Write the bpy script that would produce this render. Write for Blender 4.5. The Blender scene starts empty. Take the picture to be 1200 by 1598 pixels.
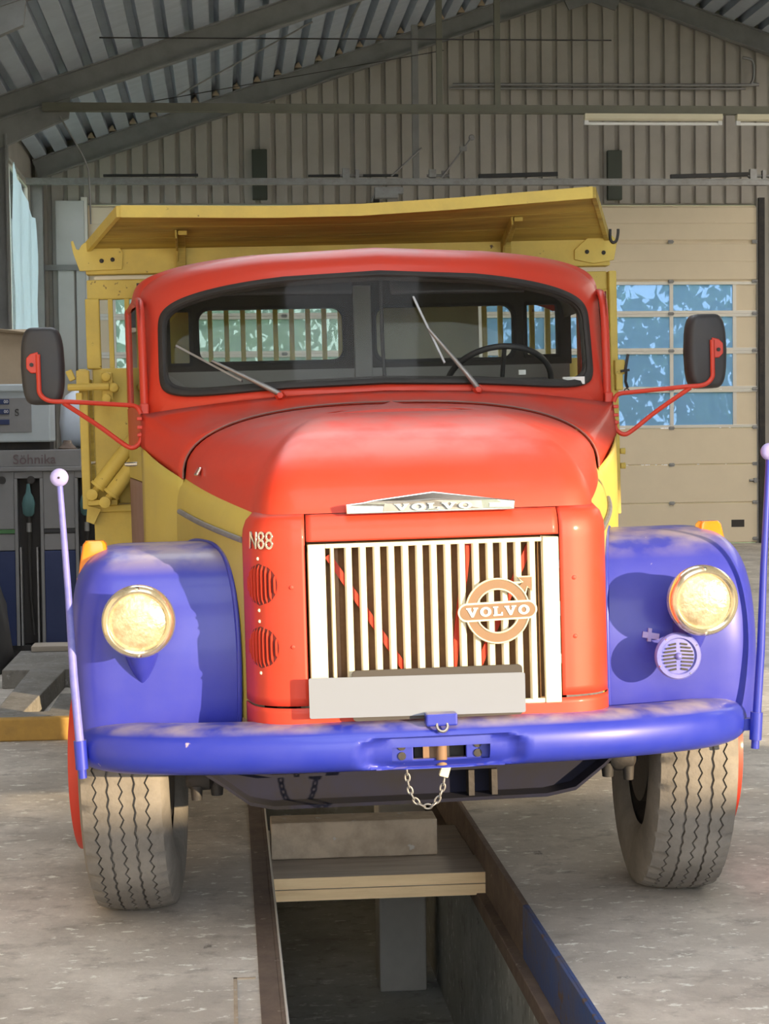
import bpy, math, random
from mathutils import Vector, Matrix, Euler
random.seed(7)
S = bpy.context.scene
COL = S.collection
rad = math.radians

# ------------------------------------------------------------------ camera
PSI, PITCH, ROLL, EYE, FPX = rad(5.2), rad(2.5), rad(.68), 1.705, 2720.0
cam = bpy.data.cameras.new('camera'); cam_o = bpy.data.objects.new('camera', cam); COL.objects.link(cam_o)
cam.sensor_fit = 'HORIZONTAL'; cam.sensor_width = 36; cam.lens = FPX * 36 / 1200
cam.clip_end = 300
cam_o.matrix_world = (Matrix.Translation((0, 0, EYE)) @ Matrix.Rotation(-PSI, 4, 'Z')
                      @ Matrix.Rotation(math.pi / 2 - PITCH, 4, 'X') @ Matrix.Rotation(-ROLL, 4, 'Z'))
S.camera = cam_o
# ------------------------------------------------------------------ light
world = bpy.data.worlds.new('world'); S.world = world; world.use_nodes = True
bg = world.node_tree.nodes['Background']
bg.inputs[0].default_value = (.88, .925, 1, 1); bg.inputs[1].default_value = 4.3
SUN_AZ, SUN_EL = rad(42), rad(8)
sun = bpy.data.lights.new('sun', 'SUN'); sun.energy = 10.5; sun.color = (1, .76, .46); sun.angle = rad(.6)
sun_o = bpy.data.objects.new('sun', sun); COL.objects.link(sun_o)
to_sun = Vector((math.sin(SUN_AZ) * math.cos(SUN_EL), -math.cos(SUN_AZ) * math.cos(SUN_EL), math.sin(SUN_EL)))
sun_o.rotation_euler = to_sun.to_track_quat('Z', 'Y').to_euler(); sun_o.location = to_sun * 40
vs = S.view_settings
vs.view_transform = 'Standard'; vs.look = 'None'; vs.gamma = 1; vs.use_curve_mapping = False; vs.exposure = 0.0
S.cycles.sample_clamp_indirect = 6

# ------------------------------------------------------------------ materials
MATS = {}
def mat(name, col, rough=.5, metal=0, var=None, vscale=4, vamt=.5, bump=0, bscale=40, coat=0, spec=.5,
        trans=0, stretch=(1, 1, 1), fine=None, emit=None, dust=None):
    """Principled paint/metal/concrete with object-space noise towards a second colour and fine relief."""
    m = bpy.data.materials.new(name); m.use_nodes = True; MATS[name] = m
    nt = m.node_tree; n, l = nt.nodes, nt.links
    p = n['Principled BSDF']
    p.inputs['Base Color'].default_value = (*col, 1); p.inputs['Roughness'].default_value = rough
    p.inputs['Metallic'].default_value = metal; p.inputs['Coat Weight'].default_value = coat
    p.inputs['Coat Roughness'].default_value = .12
    p.inputs['Specular IOR Level'].default_value = spec
    p.inputs['Transmission Weight'].default_value = trans
    if emit: p.inputs['Emission Color'].default_value = (*emit[0], 1); p.inputs['Emission Strength'].default_value = emit[1]
    tc = n.new('ShaderNodeTexCoord'); mp = n.new('ShaderNodeMapping'); mp.inputs['Scale'].default_value = stretch
    l.new(tc.outputs['Object'], mp.inputs[0])
    if var:
        nz = n.new('ShaderNodeTexNoise'); nz.inputs['Scale'].default_value = vscale; nz.inputs['Detail'].default_value = 7
        nz.inputs['Roughness'].default_value = .65
        l.new(mp.outputs[0], nz.inputs['Vector'])
        r = n.new('ShaderNodeMapRange'); r.inputs[1].default_value = .38; r.inputs[2].default_value = .72
        r.inputs[4].default_value = vamt
        l.new(nz.outputs[0], r.inputs[0])
        mx = n.new('ShaderNodeMix'); mx.data_type = 'RGBA'
        mx.inputs[6].default_value = (*col, 1); mx.inputs[7].default_value = (*var, 1)
        l.new(r.outputs[0], mx.inputs[0]); out = mx.outputs[2]
        if fine:
            nf = n.new('ShaderNodeTexNoise'); nf.inputs['Scale'].default_value = fine[1]; nf.inputs['Detail'].default_value = 3
            l.new(mp.outputs[0], nf.inputs['Vector'])
            rf = n.new('ShaderNodeMapRange'); rf.inputs[1].default_value = fine[2]; rf.inputs[2].default_value = fine[2] + .06
            l.new(nf.outputs[0], rf.inputs[0])
            m2 = n.new('ShaderNodeMix'); m2.data_type = 'RGBA'; m2.inputs[7].default_value = (*fine[0], 1)
            l.new(rf.outputs[0], m2.inputs[0]); l.new(out, m2.inputs[6]); out = m2.outputs[2]
        if dust:                                # settled dust on upward faces, broken up by noise
            ge = n.new('ShaderNodeNewGeometry'); sx_ = n.new('ShaderNodeSeparateXYZ'); l.new(ge.outputs['Normal'], sx_.inputs[0])
            r1 = n.new('ShaderNodeMapRange'); r1.inputs[1].default_value = dust[1]; r1.inputs[2].default_value = 1.0; r1.inputs[4].default_value = dust[2]
            l.new(sx_.outputs[2], r1.inputs[0])
            nd = n.new('ShaderNodeTexNoise'); nd.inputs['Scale'].default_value = 7; nd.inputs['Detail'].default_value = 6; l.new(mp.outputs[0], nd.inputs['Vector'])
            r2 = n.new('ShaderNodeMapRange'); r2.inputs[1].default_value = .35; r2.inputs[2].default_value = .6; l.new(nd.outputs[0], r2.inputs[0])
            mu = n.new('ShaderNodeMath'); mu.operation = 'MULTIPLY'; l.new(r1.outputs[0], mu.inputs[0]); l.new(r2.outputs[0], mu.inputs[1])
            m3 = n.new('ShaderNodeMix'); m3.data_type = 'RGBA'; m3.inputs[7].default_value = (*dust[0], 1)
            l.new(mu.outputs[0], m3.inputs[0]); l.new(out, m3.inputs[6]); out = m3.outputs[2]
        l.new(out, p.inputs['Base Color'])
        rr = n.new('ShaderNodeMapRange'); rr.inputs[3].default_value = rough; rr.inputs[4].default_value = min(1, rough + .25)
        l.new(nz.outputs[0], rr.inputs[0]); l.new(rr.outputs[0], p.inputs['Roughness'])
    if bump:
        nb = n.new('ShaderNodeTexNoise'); nb.inputs['Scale'].default_value = bscale; nb.inputs['Detail'].default_value = 6
        l.new(mp.outputs[0], nb.inputs['Vector'])
        b = n.new('ShaderNodeBump'); b.inputs['Strength'].default_value = bump; b.inputs['Distance'].default_value = .01
        l.new(nb.outputs[0], b.inputs['Height']); l.new(b.outputs[0], p.inputs['Normal'])
    return m

def glass(name, tint, clear=.9, dirt=None, gl_rough=.02):
    """Thin pane: mostly see-through, mirror-like at grazing angles, with a film of dust."""
    m = bpy.data.materials.new(name); m.use_nodes = True; MATS[name] = m
    nt = m.node_tree; n, l = nt.nodes, nt.links; n.remove(n['Principled BSDF'])
    o = n['Material Output']
    t = n.new('ShaderNodeBsdfTransparent'); t.inputs[0].default_value = (*tint, 1)
    g = n.new('ShaderNodeBsdfGlossy'); g.inputs['Roughness'].default_value = gl_rough
    fr = n.new('ShaderNodeFresnel'); fr.inputs[0].default_value = 1.22
    mx = n.new('ShaderNodeMixShader'); l.new(fr.outputs[0], mx.inputs[0]); l.new(t.outputs[0], mx.inputs[1]); l.new(g.outputs[0], mx.inputs[2])
    out = mx
    if dirt:
        d = n.new('ShaderNodeBsdfDiffuse'); d.inputs[0].default_value = (*dirt, 1)
        tl = n.new('ShaderNodeBsdfTranslucent'); tl.inputs[0].default_value = (*dirt, 1)
        a = n.new('ShaderNodeMixShader'); a.inputs[0].default_value = .6
        l.new(d.outputs[0], a.inputs[1]); l.new(tl.outputs[0], a.inputs[2])
        b = n.new('ShaderNodeMixShader'); b.inputs[0].default_value = 1 - clear
        l.new(mx.outputs[0], b.inputs[1]); l.new(a.outputs[0], b.inputs[2]); out = b
    l.new(out.outputs[0], o.inputs[0]); return m

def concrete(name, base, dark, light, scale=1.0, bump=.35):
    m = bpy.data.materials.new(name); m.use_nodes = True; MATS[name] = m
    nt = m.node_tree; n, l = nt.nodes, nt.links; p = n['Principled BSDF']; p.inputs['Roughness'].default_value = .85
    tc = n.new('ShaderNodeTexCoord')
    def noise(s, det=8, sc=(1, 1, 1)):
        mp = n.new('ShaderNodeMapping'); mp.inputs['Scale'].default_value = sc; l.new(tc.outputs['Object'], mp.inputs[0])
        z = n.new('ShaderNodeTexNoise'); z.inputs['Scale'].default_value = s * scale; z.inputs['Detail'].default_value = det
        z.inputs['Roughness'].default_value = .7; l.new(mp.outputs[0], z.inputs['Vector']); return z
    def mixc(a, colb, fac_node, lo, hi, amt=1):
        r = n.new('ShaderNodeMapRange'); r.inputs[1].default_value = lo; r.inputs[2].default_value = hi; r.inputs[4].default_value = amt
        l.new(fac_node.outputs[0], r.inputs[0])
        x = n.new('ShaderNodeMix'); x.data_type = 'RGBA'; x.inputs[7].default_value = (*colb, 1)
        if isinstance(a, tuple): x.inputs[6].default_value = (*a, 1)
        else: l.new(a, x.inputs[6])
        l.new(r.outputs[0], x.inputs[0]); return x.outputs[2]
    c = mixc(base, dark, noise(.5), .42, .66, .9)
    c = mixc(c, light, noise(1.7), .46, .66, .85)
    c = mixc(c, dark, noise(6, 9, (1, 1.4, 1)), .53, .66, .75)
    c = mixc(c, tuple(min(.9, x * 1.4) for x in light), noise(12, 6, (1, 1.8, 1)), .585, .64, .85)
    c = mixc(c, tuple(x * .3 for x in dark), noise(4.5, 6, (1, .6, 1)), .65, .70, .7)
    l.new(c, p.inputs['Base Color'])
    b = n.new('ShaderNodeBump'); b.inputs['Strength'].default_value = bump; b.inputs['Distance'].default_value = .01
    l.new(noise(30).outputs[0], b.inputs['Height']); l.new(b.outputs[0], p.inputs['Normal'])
    return m

RED = mat('red_paint', (.60, .042, .015), .38, var=(.48, .06, .045), vscale=1.6, vamt=.55, coat=.12, bump=.03, bscale=12, spec=.4, dust=((.34, .16, .15), .80, .55))
YEL = mat('yellow_paint', (.55, .43, .07), .42, var=(.44, .36, .10), vscale=2.2, vamt=.7, coat=.15, bump=.04, bscale=15)
YELB = mat('yellow_bed_paint', (.66, .50, .10), .5, var=(.50, .38, .10), vscale=5, vamt=.8, bump=.15, bscale=25, fine=((.10, .06, .03), 30, .70))
WOODY = mat('yellow_weathered_wood', (.50, .37, .075), .7, var=(.26, .185, .045), vscale=6, vamt=.9, bump=.4, bscale=14, stretch=(.25, 3, 3))
BLUE = mat('blue_paint', (.028, .036, .36), .32, var=(.08, .082, .39), vscale=2.6, vamt=.5, coat=.2, bump=.03, bscale=14, fine=((.55, .52, .55), 26, .765), dust=((.40, .34, .33), .65, .8))
BLUED = mat('blue_dusty_paint', (.016, .030, .36), .30, var=(.05, .06, .39), vscale=3, vamt=.5, coat=.2, fine=((.60, .50, .50), 22, .735), dust=((.42, .36, .33), .72, .9))
MAUVE = mat('mauve_brown_paint', (.26, .15, .13), .45, var=(.20, .12, .10), vscale=4)
BLACK = mat('black_rubber', (.022, .021, .02), .55, var=(.045, .04, .036), vscale=9, vamt=.7)
BLACKP = mat('black_plastic', (.03, .03, .033), .42, var=(.055, .05, .045), vscale=8, vamt=.5)
DARKI = mat('dark_interior', (.055, .05, .046), .75, var=(.08, .07, .062), vscale=5)
GREYI = mat('grey_interior_lining', (.31, .31, .295), .7, var=(.25, .245, .23), vscale=5)
CHROME = mat('chrome', (.72, .70, .66), .16, 1)
STEEL = mat('dull_steel', (.34, .34, .34), .42, .8, var=(.2, .18, .16), vscale=10)
IRON = mat('black_grease_iron', (.028, .027, .027), .5, .2, var=(.075, .06, .05), vscale=8, vamt=.7, bump=.3)
CREAM = mat('cream_paint', (.70, .645, .47), .45, var=(.63, .57, .41), vscale=6, vamt=.5)
BROWN = mat('bronze_paint', (.23, .14, .08), .55, var=(.19, .115, .068), vscale=10)
RADI = mat('radiator_core', (.20, .11, .045), .7, var=(.12, .065, .03), vscale=30)
TYRE = mat('dusty_tyre_rubber', (.165, .15, .13), .85, var=(.29, .265, .23), vscale=5, vamt=.9, bump=.25, bscale=60)
AMBER = mat('amber_plastic', (.85, .24, .015), .22, coat=.5, trans=.12)
PLATE = mat('grey_number_plate', (.195, .22, .27), .6)
WHITE = mat('white_paint', (.70, .70, .68), .45, var=(.6, .6, .57), vscale=6)
LILAC = mat('faded_lilac_paint', (.34, .32, .62), .4, var=(.16, .16, .48), vscale=12, vamt=.8)
FADED = mat('faded_blue_paint', (.13, .14, .46), .38, var=(.26, .25, .55), vscale=14, vamt=.7)
LENS = mat('headlamp_lens', (.66, .56, .38), .14, .45, var=(.34, .25, .14), vscale=22, vamt=.9, bump=.4, bscale=50)
RIMC = mat('headlamp_rim', (.80, .72, .52), .22, .85)
CLAD = mat('grey_steel_cladding', (.44, .41, .365), .6, 0, var=(.35, .325, .29), vscale=1.4, vamt=.7)
DECK = mat('roof_deck_steel', (.50, .55, .62), .45, .2, var=(.38, .42, .48), vscale=2, vamt=.6)
BEAM = mat('grey_primer_steel', (.27, .27, .265), .6, .1, var=(.15, .15, .15), vscale=3)
OLIVE = mat('olive_steel', (.17, .165, .125), .6, .1, var=(.12, .115, .09), vscale=5)
DOORM = mat('beige_door_panel', (.86, .73, .53), .5, var=(.78, .66, .48), vscale=2, vamt=.5)
ALU = mat('pale_aluminium', (.80, .76, .68), .4, .3)
CONC = concrete('worn_concrete_floor', (.53, .485, .42), (.32, .29, .25), (.72, .665, .585))
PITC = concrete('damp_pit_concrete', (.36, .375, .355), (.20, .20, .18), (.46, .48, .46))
KERB = concrete('island_concrete', (.23, .215, .19), (.15, .14, .125), (.29, .28, .26), 2)
OCHRE = mat('ochre_kerb_paint', (.50, .30, .07), .75, var=(.36, .22, .07), vscale=9, vamt=.8, bump=.2)
PLANK_LIT = mat('lit_plank_wood', (.92, .69, .39), .75, var=(.76, .54, .29), vscale=7, vamt=.9, bump=.25, stretch=(.3, 4, 4))  # lighter plank wood, front light painted into the colour
PLANKT = mat('grey_plank_wood', (.46, .40, .33), .85, var=(.30, .26, .21), vscale=7, vamt=.8, bump=.3, stretch=(.3, 4, 4))
BLOCKM = mat('stained_grey_beam', (.50, .41, .30), .8, var=(.30, .24, .175), vscale=9, vamt=.9, bump=.3, fine=((.48, .46, .42), 20, .66))
PALEP = mat('pale_wall_panel', (.58, .58, .56), .5, var=(.5, .5, .48), vscale=2)
PUMPG = mat('grey_pump_enamel', (.23, .225, .225), .5, var=(.18, .175, .175), vscale=5)
PUMPW = mat('pale_pump_enamel', (.44, .49, .51), .5, var=(.38, .42, .44), vscale=5)
PUMPB = mat('dark_blue_enamel', (.018, .032, .11), .45, var=(.013, .025, .08), vscale=5)
TEAL = mat('teal_rubber', (.07, .16, .16), .55, var=(.05, .11, .11), vscale=12)
PALEB = mat('pale_cyan_plastic', (.62, .80, .84), .5, var=(.5, .68, .7), vscale=6, fine=((.35, .45, .42), 14, .68))
TAN = mat('tan_cardboard', (.46, .36, .25), .8, var=(.38, .3, .21), vscale=6, bump=.1)
SACK = mat('white_plastic_sack', (.62, .68, .76), .5, var=(.5, .56, .62), vscale=9)
RUST = mat('rusty_steel', (.17, .125, .095), .75, .1, var=(.11, .08, .065), vscale=9, vamt=.9, bump=.3, fine=((.30, .25, .2), 24, .68))
PITB = mat('blue_painted_channel', (.035, .08, .25), .6, var=(.12, .10, .09), vscale=3, vamt=1, bump=.2, fine=((.12, .08, .06), 14, .62))
TUBE = mat('white_lamp_tube', (.85, .85, .82), .3)
BARK = mat('tree_bark', (.10, .075, .05), .9, bump=.4)
LEAF = mat('green_leaf', (.10, .21, .05), .6, var=(.06, .14, .06), vscale=2)
LEAF2 = mat('pale_green_leaf', (.22, .30, .09), .6, var=(.12, .2, .06), vscale=2)
GRASS = mat('grass_ground', (.12, .2, .06), .9, var=(.2, .22, .1), vscale=.6)
WSG = glass('windscreen_glass', (.90, .92, .90), .965, (.30, .29, .27))
PANE = glass('dusty_blue_pane', (.60, .76, .92), .40, (.30, .43, .56), .1)
LINING = mat('grey_brown_headlining', (.20, .185, .17), .8, var=(.15, .14, .13), vscale=5)
PANE2 = glass('dusty_green_pane', (.74, .84, .78), .45, (.36, .45, .42), .1)
CLEAR = glass('cab_window_glass', (.93, .95, .93), .96, (.3, .32, .3))

# ------------------------------------------------------------------ mesh helpers
class MB:
    def __init__(s): s.v, s.f = [], []
    def add(s, vs_, fs):
        o = len(s.v); s.v += [tuple(p) for p in vs_]; s.f += [tuple(i + o for i in f) for f in fs]; return s
    def box(s, c, d, rot=None):
        hx, hy, hz = d[0] / 2, d[1] / 2, d[2] / 2
        p = [Vector((x, y, z)) for x in (-hx, hx) for y in (-hy, hy) for z in (-hz, hz)]
        if rot is not None:
            M = rot if isinstance(rot, Matrix) else Euler(rot).to_matrix()
            p = [M @ q for q in p]
        p = [q + Vector(c) for q in p]
        return s.add(p, [(0, 1, 3, 2), (4, 6, 7, 5), (0, 4, 5, 1), (2, 3, 7, 6), (0, 2, 6, 4), (1, 5, 7, 3)])
    def b2(s, lo, hi):
        return s.box([(a + b) / 2 for a, b in zip(lo, hi)], [abs(b - a) for a, b in zip(lo, hi)])
    def beam(s, a, b, w, h, up=(0, 0, 1)):
        a, b = Vector(a), Vector(b); d = (b - a); L = d.length; d.normalize(); up = Vector(up)
        x = d.cross(up); x.normalize(); u = x.cross(d)
        M = Matrix((x, d, u)).transposed()
        return s.box((a + b) / 2, (w, L, h), M)
    def tube(s, path, r, n=10, caps=True, closed=False):
        P = [Vector(p) for p in path]; N = len(P); rings = []
        up = None
        for i in range(N):
            if closed: t = P[(i + 1) % N] - P[i - 1]
            else: t = P[min(i + 1, N - 1)] - P[max(i - 1, 0)]
            t.normalize()
            if up is None:
                up = Vector((0, 0, 1)) if abs(t.z) < .9 else Vector((1, 0, 0))
            x = t.cross(up); x.normalize(); up = x.cross(t); up.normalize()
            rr = r[i] if isinstance(r, (list, tuple)) else r
            rings.append([P[i] + (x * math.cos(a) + up * math.sin(a)) * rr for a in [2 * math.pi * k / n for k in range(n)]])
        return s.rings(rings, closed_ring=True, closed_path=closed, caps=caps and not closed)
    def cyl(s, a, b, r, n=16, r2=None): return s.tube([a, b], [r, r if r2 is None else r2], n)
    def rings(s, rings, closed_ring=True, closed_path=False, caps=False):
        n = len(rings[0]); N = len(rings); vs_ = [p for r in rings for p in r]; fs = []
        for i in range(N if closed_path else N - 1):
            for k in range(n if closed_ring else n - 1):
                a, b = i * n + k, i * n + (k + 1) % n; c, d = ((i + 1) % N) * n + (k + 1) % n, ((i + 1) % N) * n + k
                fs.append((a, b, c, d))
        if caps: fs.append(tuple(range(n - 1, -1, -1))); fs.append(tuple((N - 1) * n + k for k in range(n)))
        return s.add(vs_, fs)
    def lathe(s, prof, c, axis='Y', n=32, cap=True):
        """prof: list of (radius, offset along axis)."""
        rings = []
        for r, t in prof:
            rg = []
            for k in range(n):
                a = 2 * math.pi * k / n; u, v = r * math.cos(a), r * math.sin(a)
                q = {'Y': (u, t, v), 'X': (t, u, v), 'Z': (u, v, t)}[axis]
                rg.append((c[0] + q[0], c[1] + q[1], c[2] + q[2]))
            rings.append(rg)
        return s.rings(rings, caps=cap)
    def prism(s, poly, f0, f1):
        """poly of 2-D points mapped by f0 and f1 to the two faces."""
        n = len(poly); a = [f0(p) for p in poly]; b = [f1(p) for p in poly]
        return s.add(a + b, [tuple(range(n - 1, -1, -1)), tuple(range(n, 2 * n))] +
                     [(i, (i + 1) % n, n + (i + 1) % n, n + i) for i in range(n)])
    def frame(s, outer, inner, f0, f1):
        """flat ring between two outlines with the same number of points."""
        n = len(outer)
        A, B = [f0(p) for p in outer], [f0(p) for p in inner]; C, D = [f1(p) for p in outer], [f1(p) for p in inner]
        return s.rings([A, B, D, C], closed_ring=True, closed_path=True)
    def mesh(s, name='m'):
        m = bpy.data.meshes.new(name); m.from_pydata(s.v, [], s.f); m.validate(); m.update(); return m
    def build(s, name, m, parent=None, smooth=None, bevel=0, solid=0, sub=0, seg=2):
        return link(name, s.mesh(name), m, parent, smooth, bevel, solid, sub, seg)

def fix_normals(me):
    import bmesh
    b = bmesh.new(); b.from_mesh(me); bmesh.ops.remove_doubles(b, verts=b.verts, dist=1e-5)
    bmesh.ops.recalc_face_normals(b, faces=b.faces); b.to_mesh(me); b.free()

def link(name, me, m, parent=None, smooth=None, bevel=0, solid=0, sub=0, seg=2, fix=True):
    if fix: fix_normals(me)
    if m is not None and not me.materials: me.materials.append(m)
    if smooth is not None:
        for p in me.polygons: p.use_smooth = True
        me.set_sharp_from_angle(angle=rad(smooth))
    o = bpy.data.objects.new(name, me); COL.objects.link(o)
    if parent is not None: o.parent = parent
    if solid:
        d = o.modifiers.new('thick', 'SOLIDIFY'); d.thickness = abs(solid); d.offset = -1 if solid > 0 else 0
    if bevel:
        d = o.modifiers.new('bevel', 'BEVEL'); d.width = bevel; d.segments = seg; d.limit_method = 'ANGLE'; d.angle_limit = rad(40)
    if sub:
        d = o.modifiers.new('sub', 'SUBSURF'); d.levels = sub; d.render_levels = sub
    return o

def share(name, me, parent=None, loc=(0, 0, 0), rot=(0, 0, 0), scale=(1, 1, 1)):
    o = bpy.data.objects.new(name, me); COL.objects.link(o); o.parent = parent
    o.location = loc; o.rotation_euler = rot; o.scale = scale; return o

def empty(name, loc=(0, 0, 0), rot=(0, 0, 0), parent=None):
    o = bpy.data.objects.new(name, None); COL.objects.link(o); o.location = loc; o.rotation_euler = rot
    o.empty_display_size = .1; o.parent = parent; return o
def tag(o, label, cat, group=None):
    o['label'] = label; o['category'] = cat
    if group: o['group'] = group
    return o
def struct(o, label, cat):
    o['kind'] = 'structure'; o['label'] = label; o['category'] = cat; return o

def smoothpts(pts, n=8, closed=False):
    """Catmull-Rom through the given points."""
    P = [Vector(p) for p in pts]; N = len(P); out = []
    for i in range(N if closed else N - 1):
        g = (lambda k: P[k % N]) if closed else (lambda k: P[max(0, min(N - 1, k))])
        a, b, c, d = g(i - 1), g(i), g(i + 1), g(i + 2)
        for k in range(n):
            t = k / n
            out.append(.5 * ((2 * b) + (c - a) * t + (2 * a - 5 * b + 4 * c - d) * t * t + (3 * b - a - 3 * c + d) * t ** 3))
    if not closed: out.append(P[-1])
    return out
def lerp(a, b, t): return a + (b - a) * t
def interp(x, xs, ys):
    if x <= xs[0]: return ys[0]
    for i in range(len(xs) - 1):
        if x <= xs[i + 1]: return lerp(ys[i], ys[i + 1], (x - xs[i]) / (xs[i + 1] - xs[i]))
    return ys[-1]
def circle(c, r, n=32, a0=0): return [(c[0] + r * math.cos(a0 + 2 * math.pi * k / n), c[1] + r * math.sin(a0 + 2 * math.pi * k / n)) for k in range(n)]
def rrect(w, h, r, n=6, c=(0, 0)):
    out = []
    for sx, sy, a0 in ((1, 1, 0), (-1, 1, 90), (-1, -1, 180), (1, -1, 270)):
        for k in range(n + 1):
            a = rad(a0 + 90 * k / n); out.append((c[0] + sx * (w / 2 - r) + r * math.cos(a), c[1] + sy * (h / 2 - r) + r * math.sin(a)))
    return out
def text_mesh(txt, size, depth, bold=0):
    cu = bpy.data.curves.new('t', 'FONT'); cu.body = txt; cu.size = size; cu.extrude = depth; cu.offset = bold
    cu.align_x = 'CENTER'; cu.align_y = 'CENTER'
    o = bpy.data.objects.new('t', cu); COL.objects.link(o)
    dg = bpy.context.evaluated_depsgraph_get()
    me = bpy.data.meshes.new_from_object(o.evaluated_get(dg)); me.materials.clear()
    bpy.data.objects.remove(o); return me

# ================================================================== the hall
XL, XR, YF, YB = -2.75, 13.9, -4.0, 26.1
APEX = 5.55
def zr(x):                                   # underside of the rafters
    return 5.57 + .342 * ((x if x <= APEX else 2 * APEX - x) + 2.41)
PX0, PX1, PY0, PY1, PZ = .14, 1.055, 2.2, 10.8, -1.13

f = MB()
for lo, hi in (((XL, YF, -.2), (PX0, YB, 0)), ((PX1, YF, -.2), (XR, YB, 0)), ((PX0, YF, -.2), (PX1, PY0, 0)), ((PX0, PY1, -.2), (PX1, YB, 0))):
    f.b2(lo, hi)
floor = struct(f.build('floor', CONC), 'worn grey concrete hall floor with stains around the pit', 'floor')
g = MB()
g.b2((-40, YB, -.3), (60, 90, -.05)); g.b2((-60, -60, -.3), (80, YF, -.05))
g.b2((-40, YF, -.3), (XL, YB, -.05)); g.b2((XR, YF, -.3), (60, YB, -.05))
struct(g.build('floor_outside', GRASS), 'green ground outside the hall', 'ground')
# inspection pit
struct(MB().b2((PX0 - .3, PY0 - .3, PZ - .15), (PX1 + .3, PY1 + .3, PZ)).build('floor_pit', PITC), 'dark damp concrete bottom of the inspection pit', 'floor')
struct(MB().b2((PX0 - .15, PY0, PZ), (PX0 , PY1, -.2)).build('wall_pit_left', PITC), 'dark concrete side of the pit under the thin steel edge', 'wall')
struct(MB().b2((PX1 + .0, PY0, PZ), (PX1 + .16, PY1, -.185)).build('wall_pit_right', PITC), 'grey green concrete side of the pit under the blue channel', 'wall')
w = MB(); w.b2((PX0 - .1, PY1, PZ), (PX1 + .1, PY1 + .12, -.02)); w.b2((PX0 - .1, PY0 - .12, PZ), (PX1 + .1, PY0, -.02))
struct(w.build('wall_pit_end', PITC), 'concrete end of the inspection pit beneath the truck', 'wall')
t = MB(); t.b2((PX0, PY0, -.14), (PX0 + .012, PY1, .008)); t.b2((PX0 - .06, PY0, 0), (PX0, PY1, .006))
struct(MB().b2((PX0 + .012, PY0, -.10), (PX0 + .02, PY1, .009)).build('trim_6', ALU, bevel=.002), 'thin pale worn steel lip along the rusty pit angle', 'trim')
struct(t.build('trim_1', RUST, bevel=.002), 'rusty steel angle lining one long edge of the pit', 'trim')
t = MB(); t.b2((PX1 - .012, 6.15, -.185), (PX1, PY1, .008)); t.b2((PX1, 6.15, 0), (PX1 + .012, PY1, .008))
struct(t.build('trim_5', RUST, bevel=.002), 'rusty steel channel of the pit edge running on beneath the truck', 'trim')
t = MB(); t.b2((PX1 - .012, PY0, -.185), (PX1, 6.15, .008)); t.b2((PX1, PY0, 0), (PX1 + .012, 6.15, .008))
struct(t.build('trim_2', PITB, bevel=.002), 'blue painted steel channel lining the other long edge of the pit', 'trim')
t = MB(); t.b2((PX1 - .05, PY0, -.25), (PX1 + .0, PY1, -.186))
struct(t.build('trim_3', RUST, bevel=.004), 'rusty brown ledge below the blue pit channel', 'trim')
t = MB(); t.b2((.0, 3.6, 0), (.012, 5.45, .004)); t.b2((.0, 5.44, 0), (.07, 5.45, .004))
struct(t.build('trim_4', BLOCKM), 'thin rusty frame let into the concrete beside the pit', 'trim')

# ---- ceiling: deck skin, pressed ribs, rafters
sl = math.atan(.342)
cl = MB()
FILL_GAPS = ((-1.6, 2.6),); LF, LY0, LY1 = -3.4, 4.0, 15.5; LM = 9.0          # unseen roof openings added for fill light, in the slope away from the sun
def slope(xa, xb, ya, yb):
    za, zb = zr(xa) + .455, zr(xb) + .455
    cl.add([(xa, ya, za), (xb, ya, zb), (xb, yb, zb), (xa, yb, za), (xa, ya, za + .1), (xb, ya, zb + .1), (xb, yb, zb + .1), (xa, yb, za + .1)],
           [(0, 1, 2, 3), (7, 6, 5, 4), (0, 4, 5, 1), (2, 6, 7, 3), (1, 5, 6, 2), (0, 3, 7, 4)])
for la, lb in FILL_GAPS:
    slope(XL, la, YF, YB); slope(lb, APEX, YF, YB); slope(la, lb, YF, LF); slope(la, lb, LY0, LM); slope(la, lb, LY1, YB)
slope(APEX, 9.4, YF, YB); slope(12.6, XR, YF, YB); slope(9.4, 12.6, YF, 9.0); slope(9.4, 12.6, 24.0, YB)
ceiling = struct(cl.build('ceiling', DECK), 'ribbed steel roof deck of the hall on grey rafters', 'ceiling')
L_ = YB - YF
rlm = bpy.data.materials.new('frosted_fill_sheet'); rlm.use_nodes = True; rlm.node_tree.nodes.remove(rlm.node_tree.nodes['Principled BSDF'])
tl_ = rlm.node_tree.nodes.new('ShaderNodeBsdfTranslucent'); tl_.inputs[0].default_value = (.85, .80, .70, 1); rlm.node_tree.links.new(tl_.outputs[0], rlm.node_tree.nodes['Material Output'].inputs[0])
for k in range(5):  # frosted sheets added out of view to brighten the back wall
    ya, yb = 9.0 + 3 * k - .01, 12.0 + 3 * k + .01
    MB().add([(9.4, ya, zr(9.4) + .50 + .002 * (k % 2)), (12.6, ya, zr(12.6) + .50 + .002 * (k % 2)), (12.6, yb, zr(12.6) + .50 + .002 * (k % 2)), (9.4, yb, zr(9.4) + .50 + .002 * (k % 2))], [(0, 1, 2, 3)]).build('fill_sheet', rlm, ceiling)
rib = MB().prism([(-.115, .16), (-.095, 0), (.095, 0), (.115, .16)], lambda p: (p[0], 0, p[1]), lambda p: (p[0], L_, p[1])).mesh('roof_rib')
fix_normals(rib); rib.materials.append(DECK)
foam = MB().prism([(-.05, 0), (.05, 0), (0, .08)], lambda p: (p[0], 0, p[1]), lambda p: (p[0], .06, p[1])).mesh('foam_filler')
fix_normals(foam); foam.materials.append(TAN)
x = XL + .15
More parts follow.
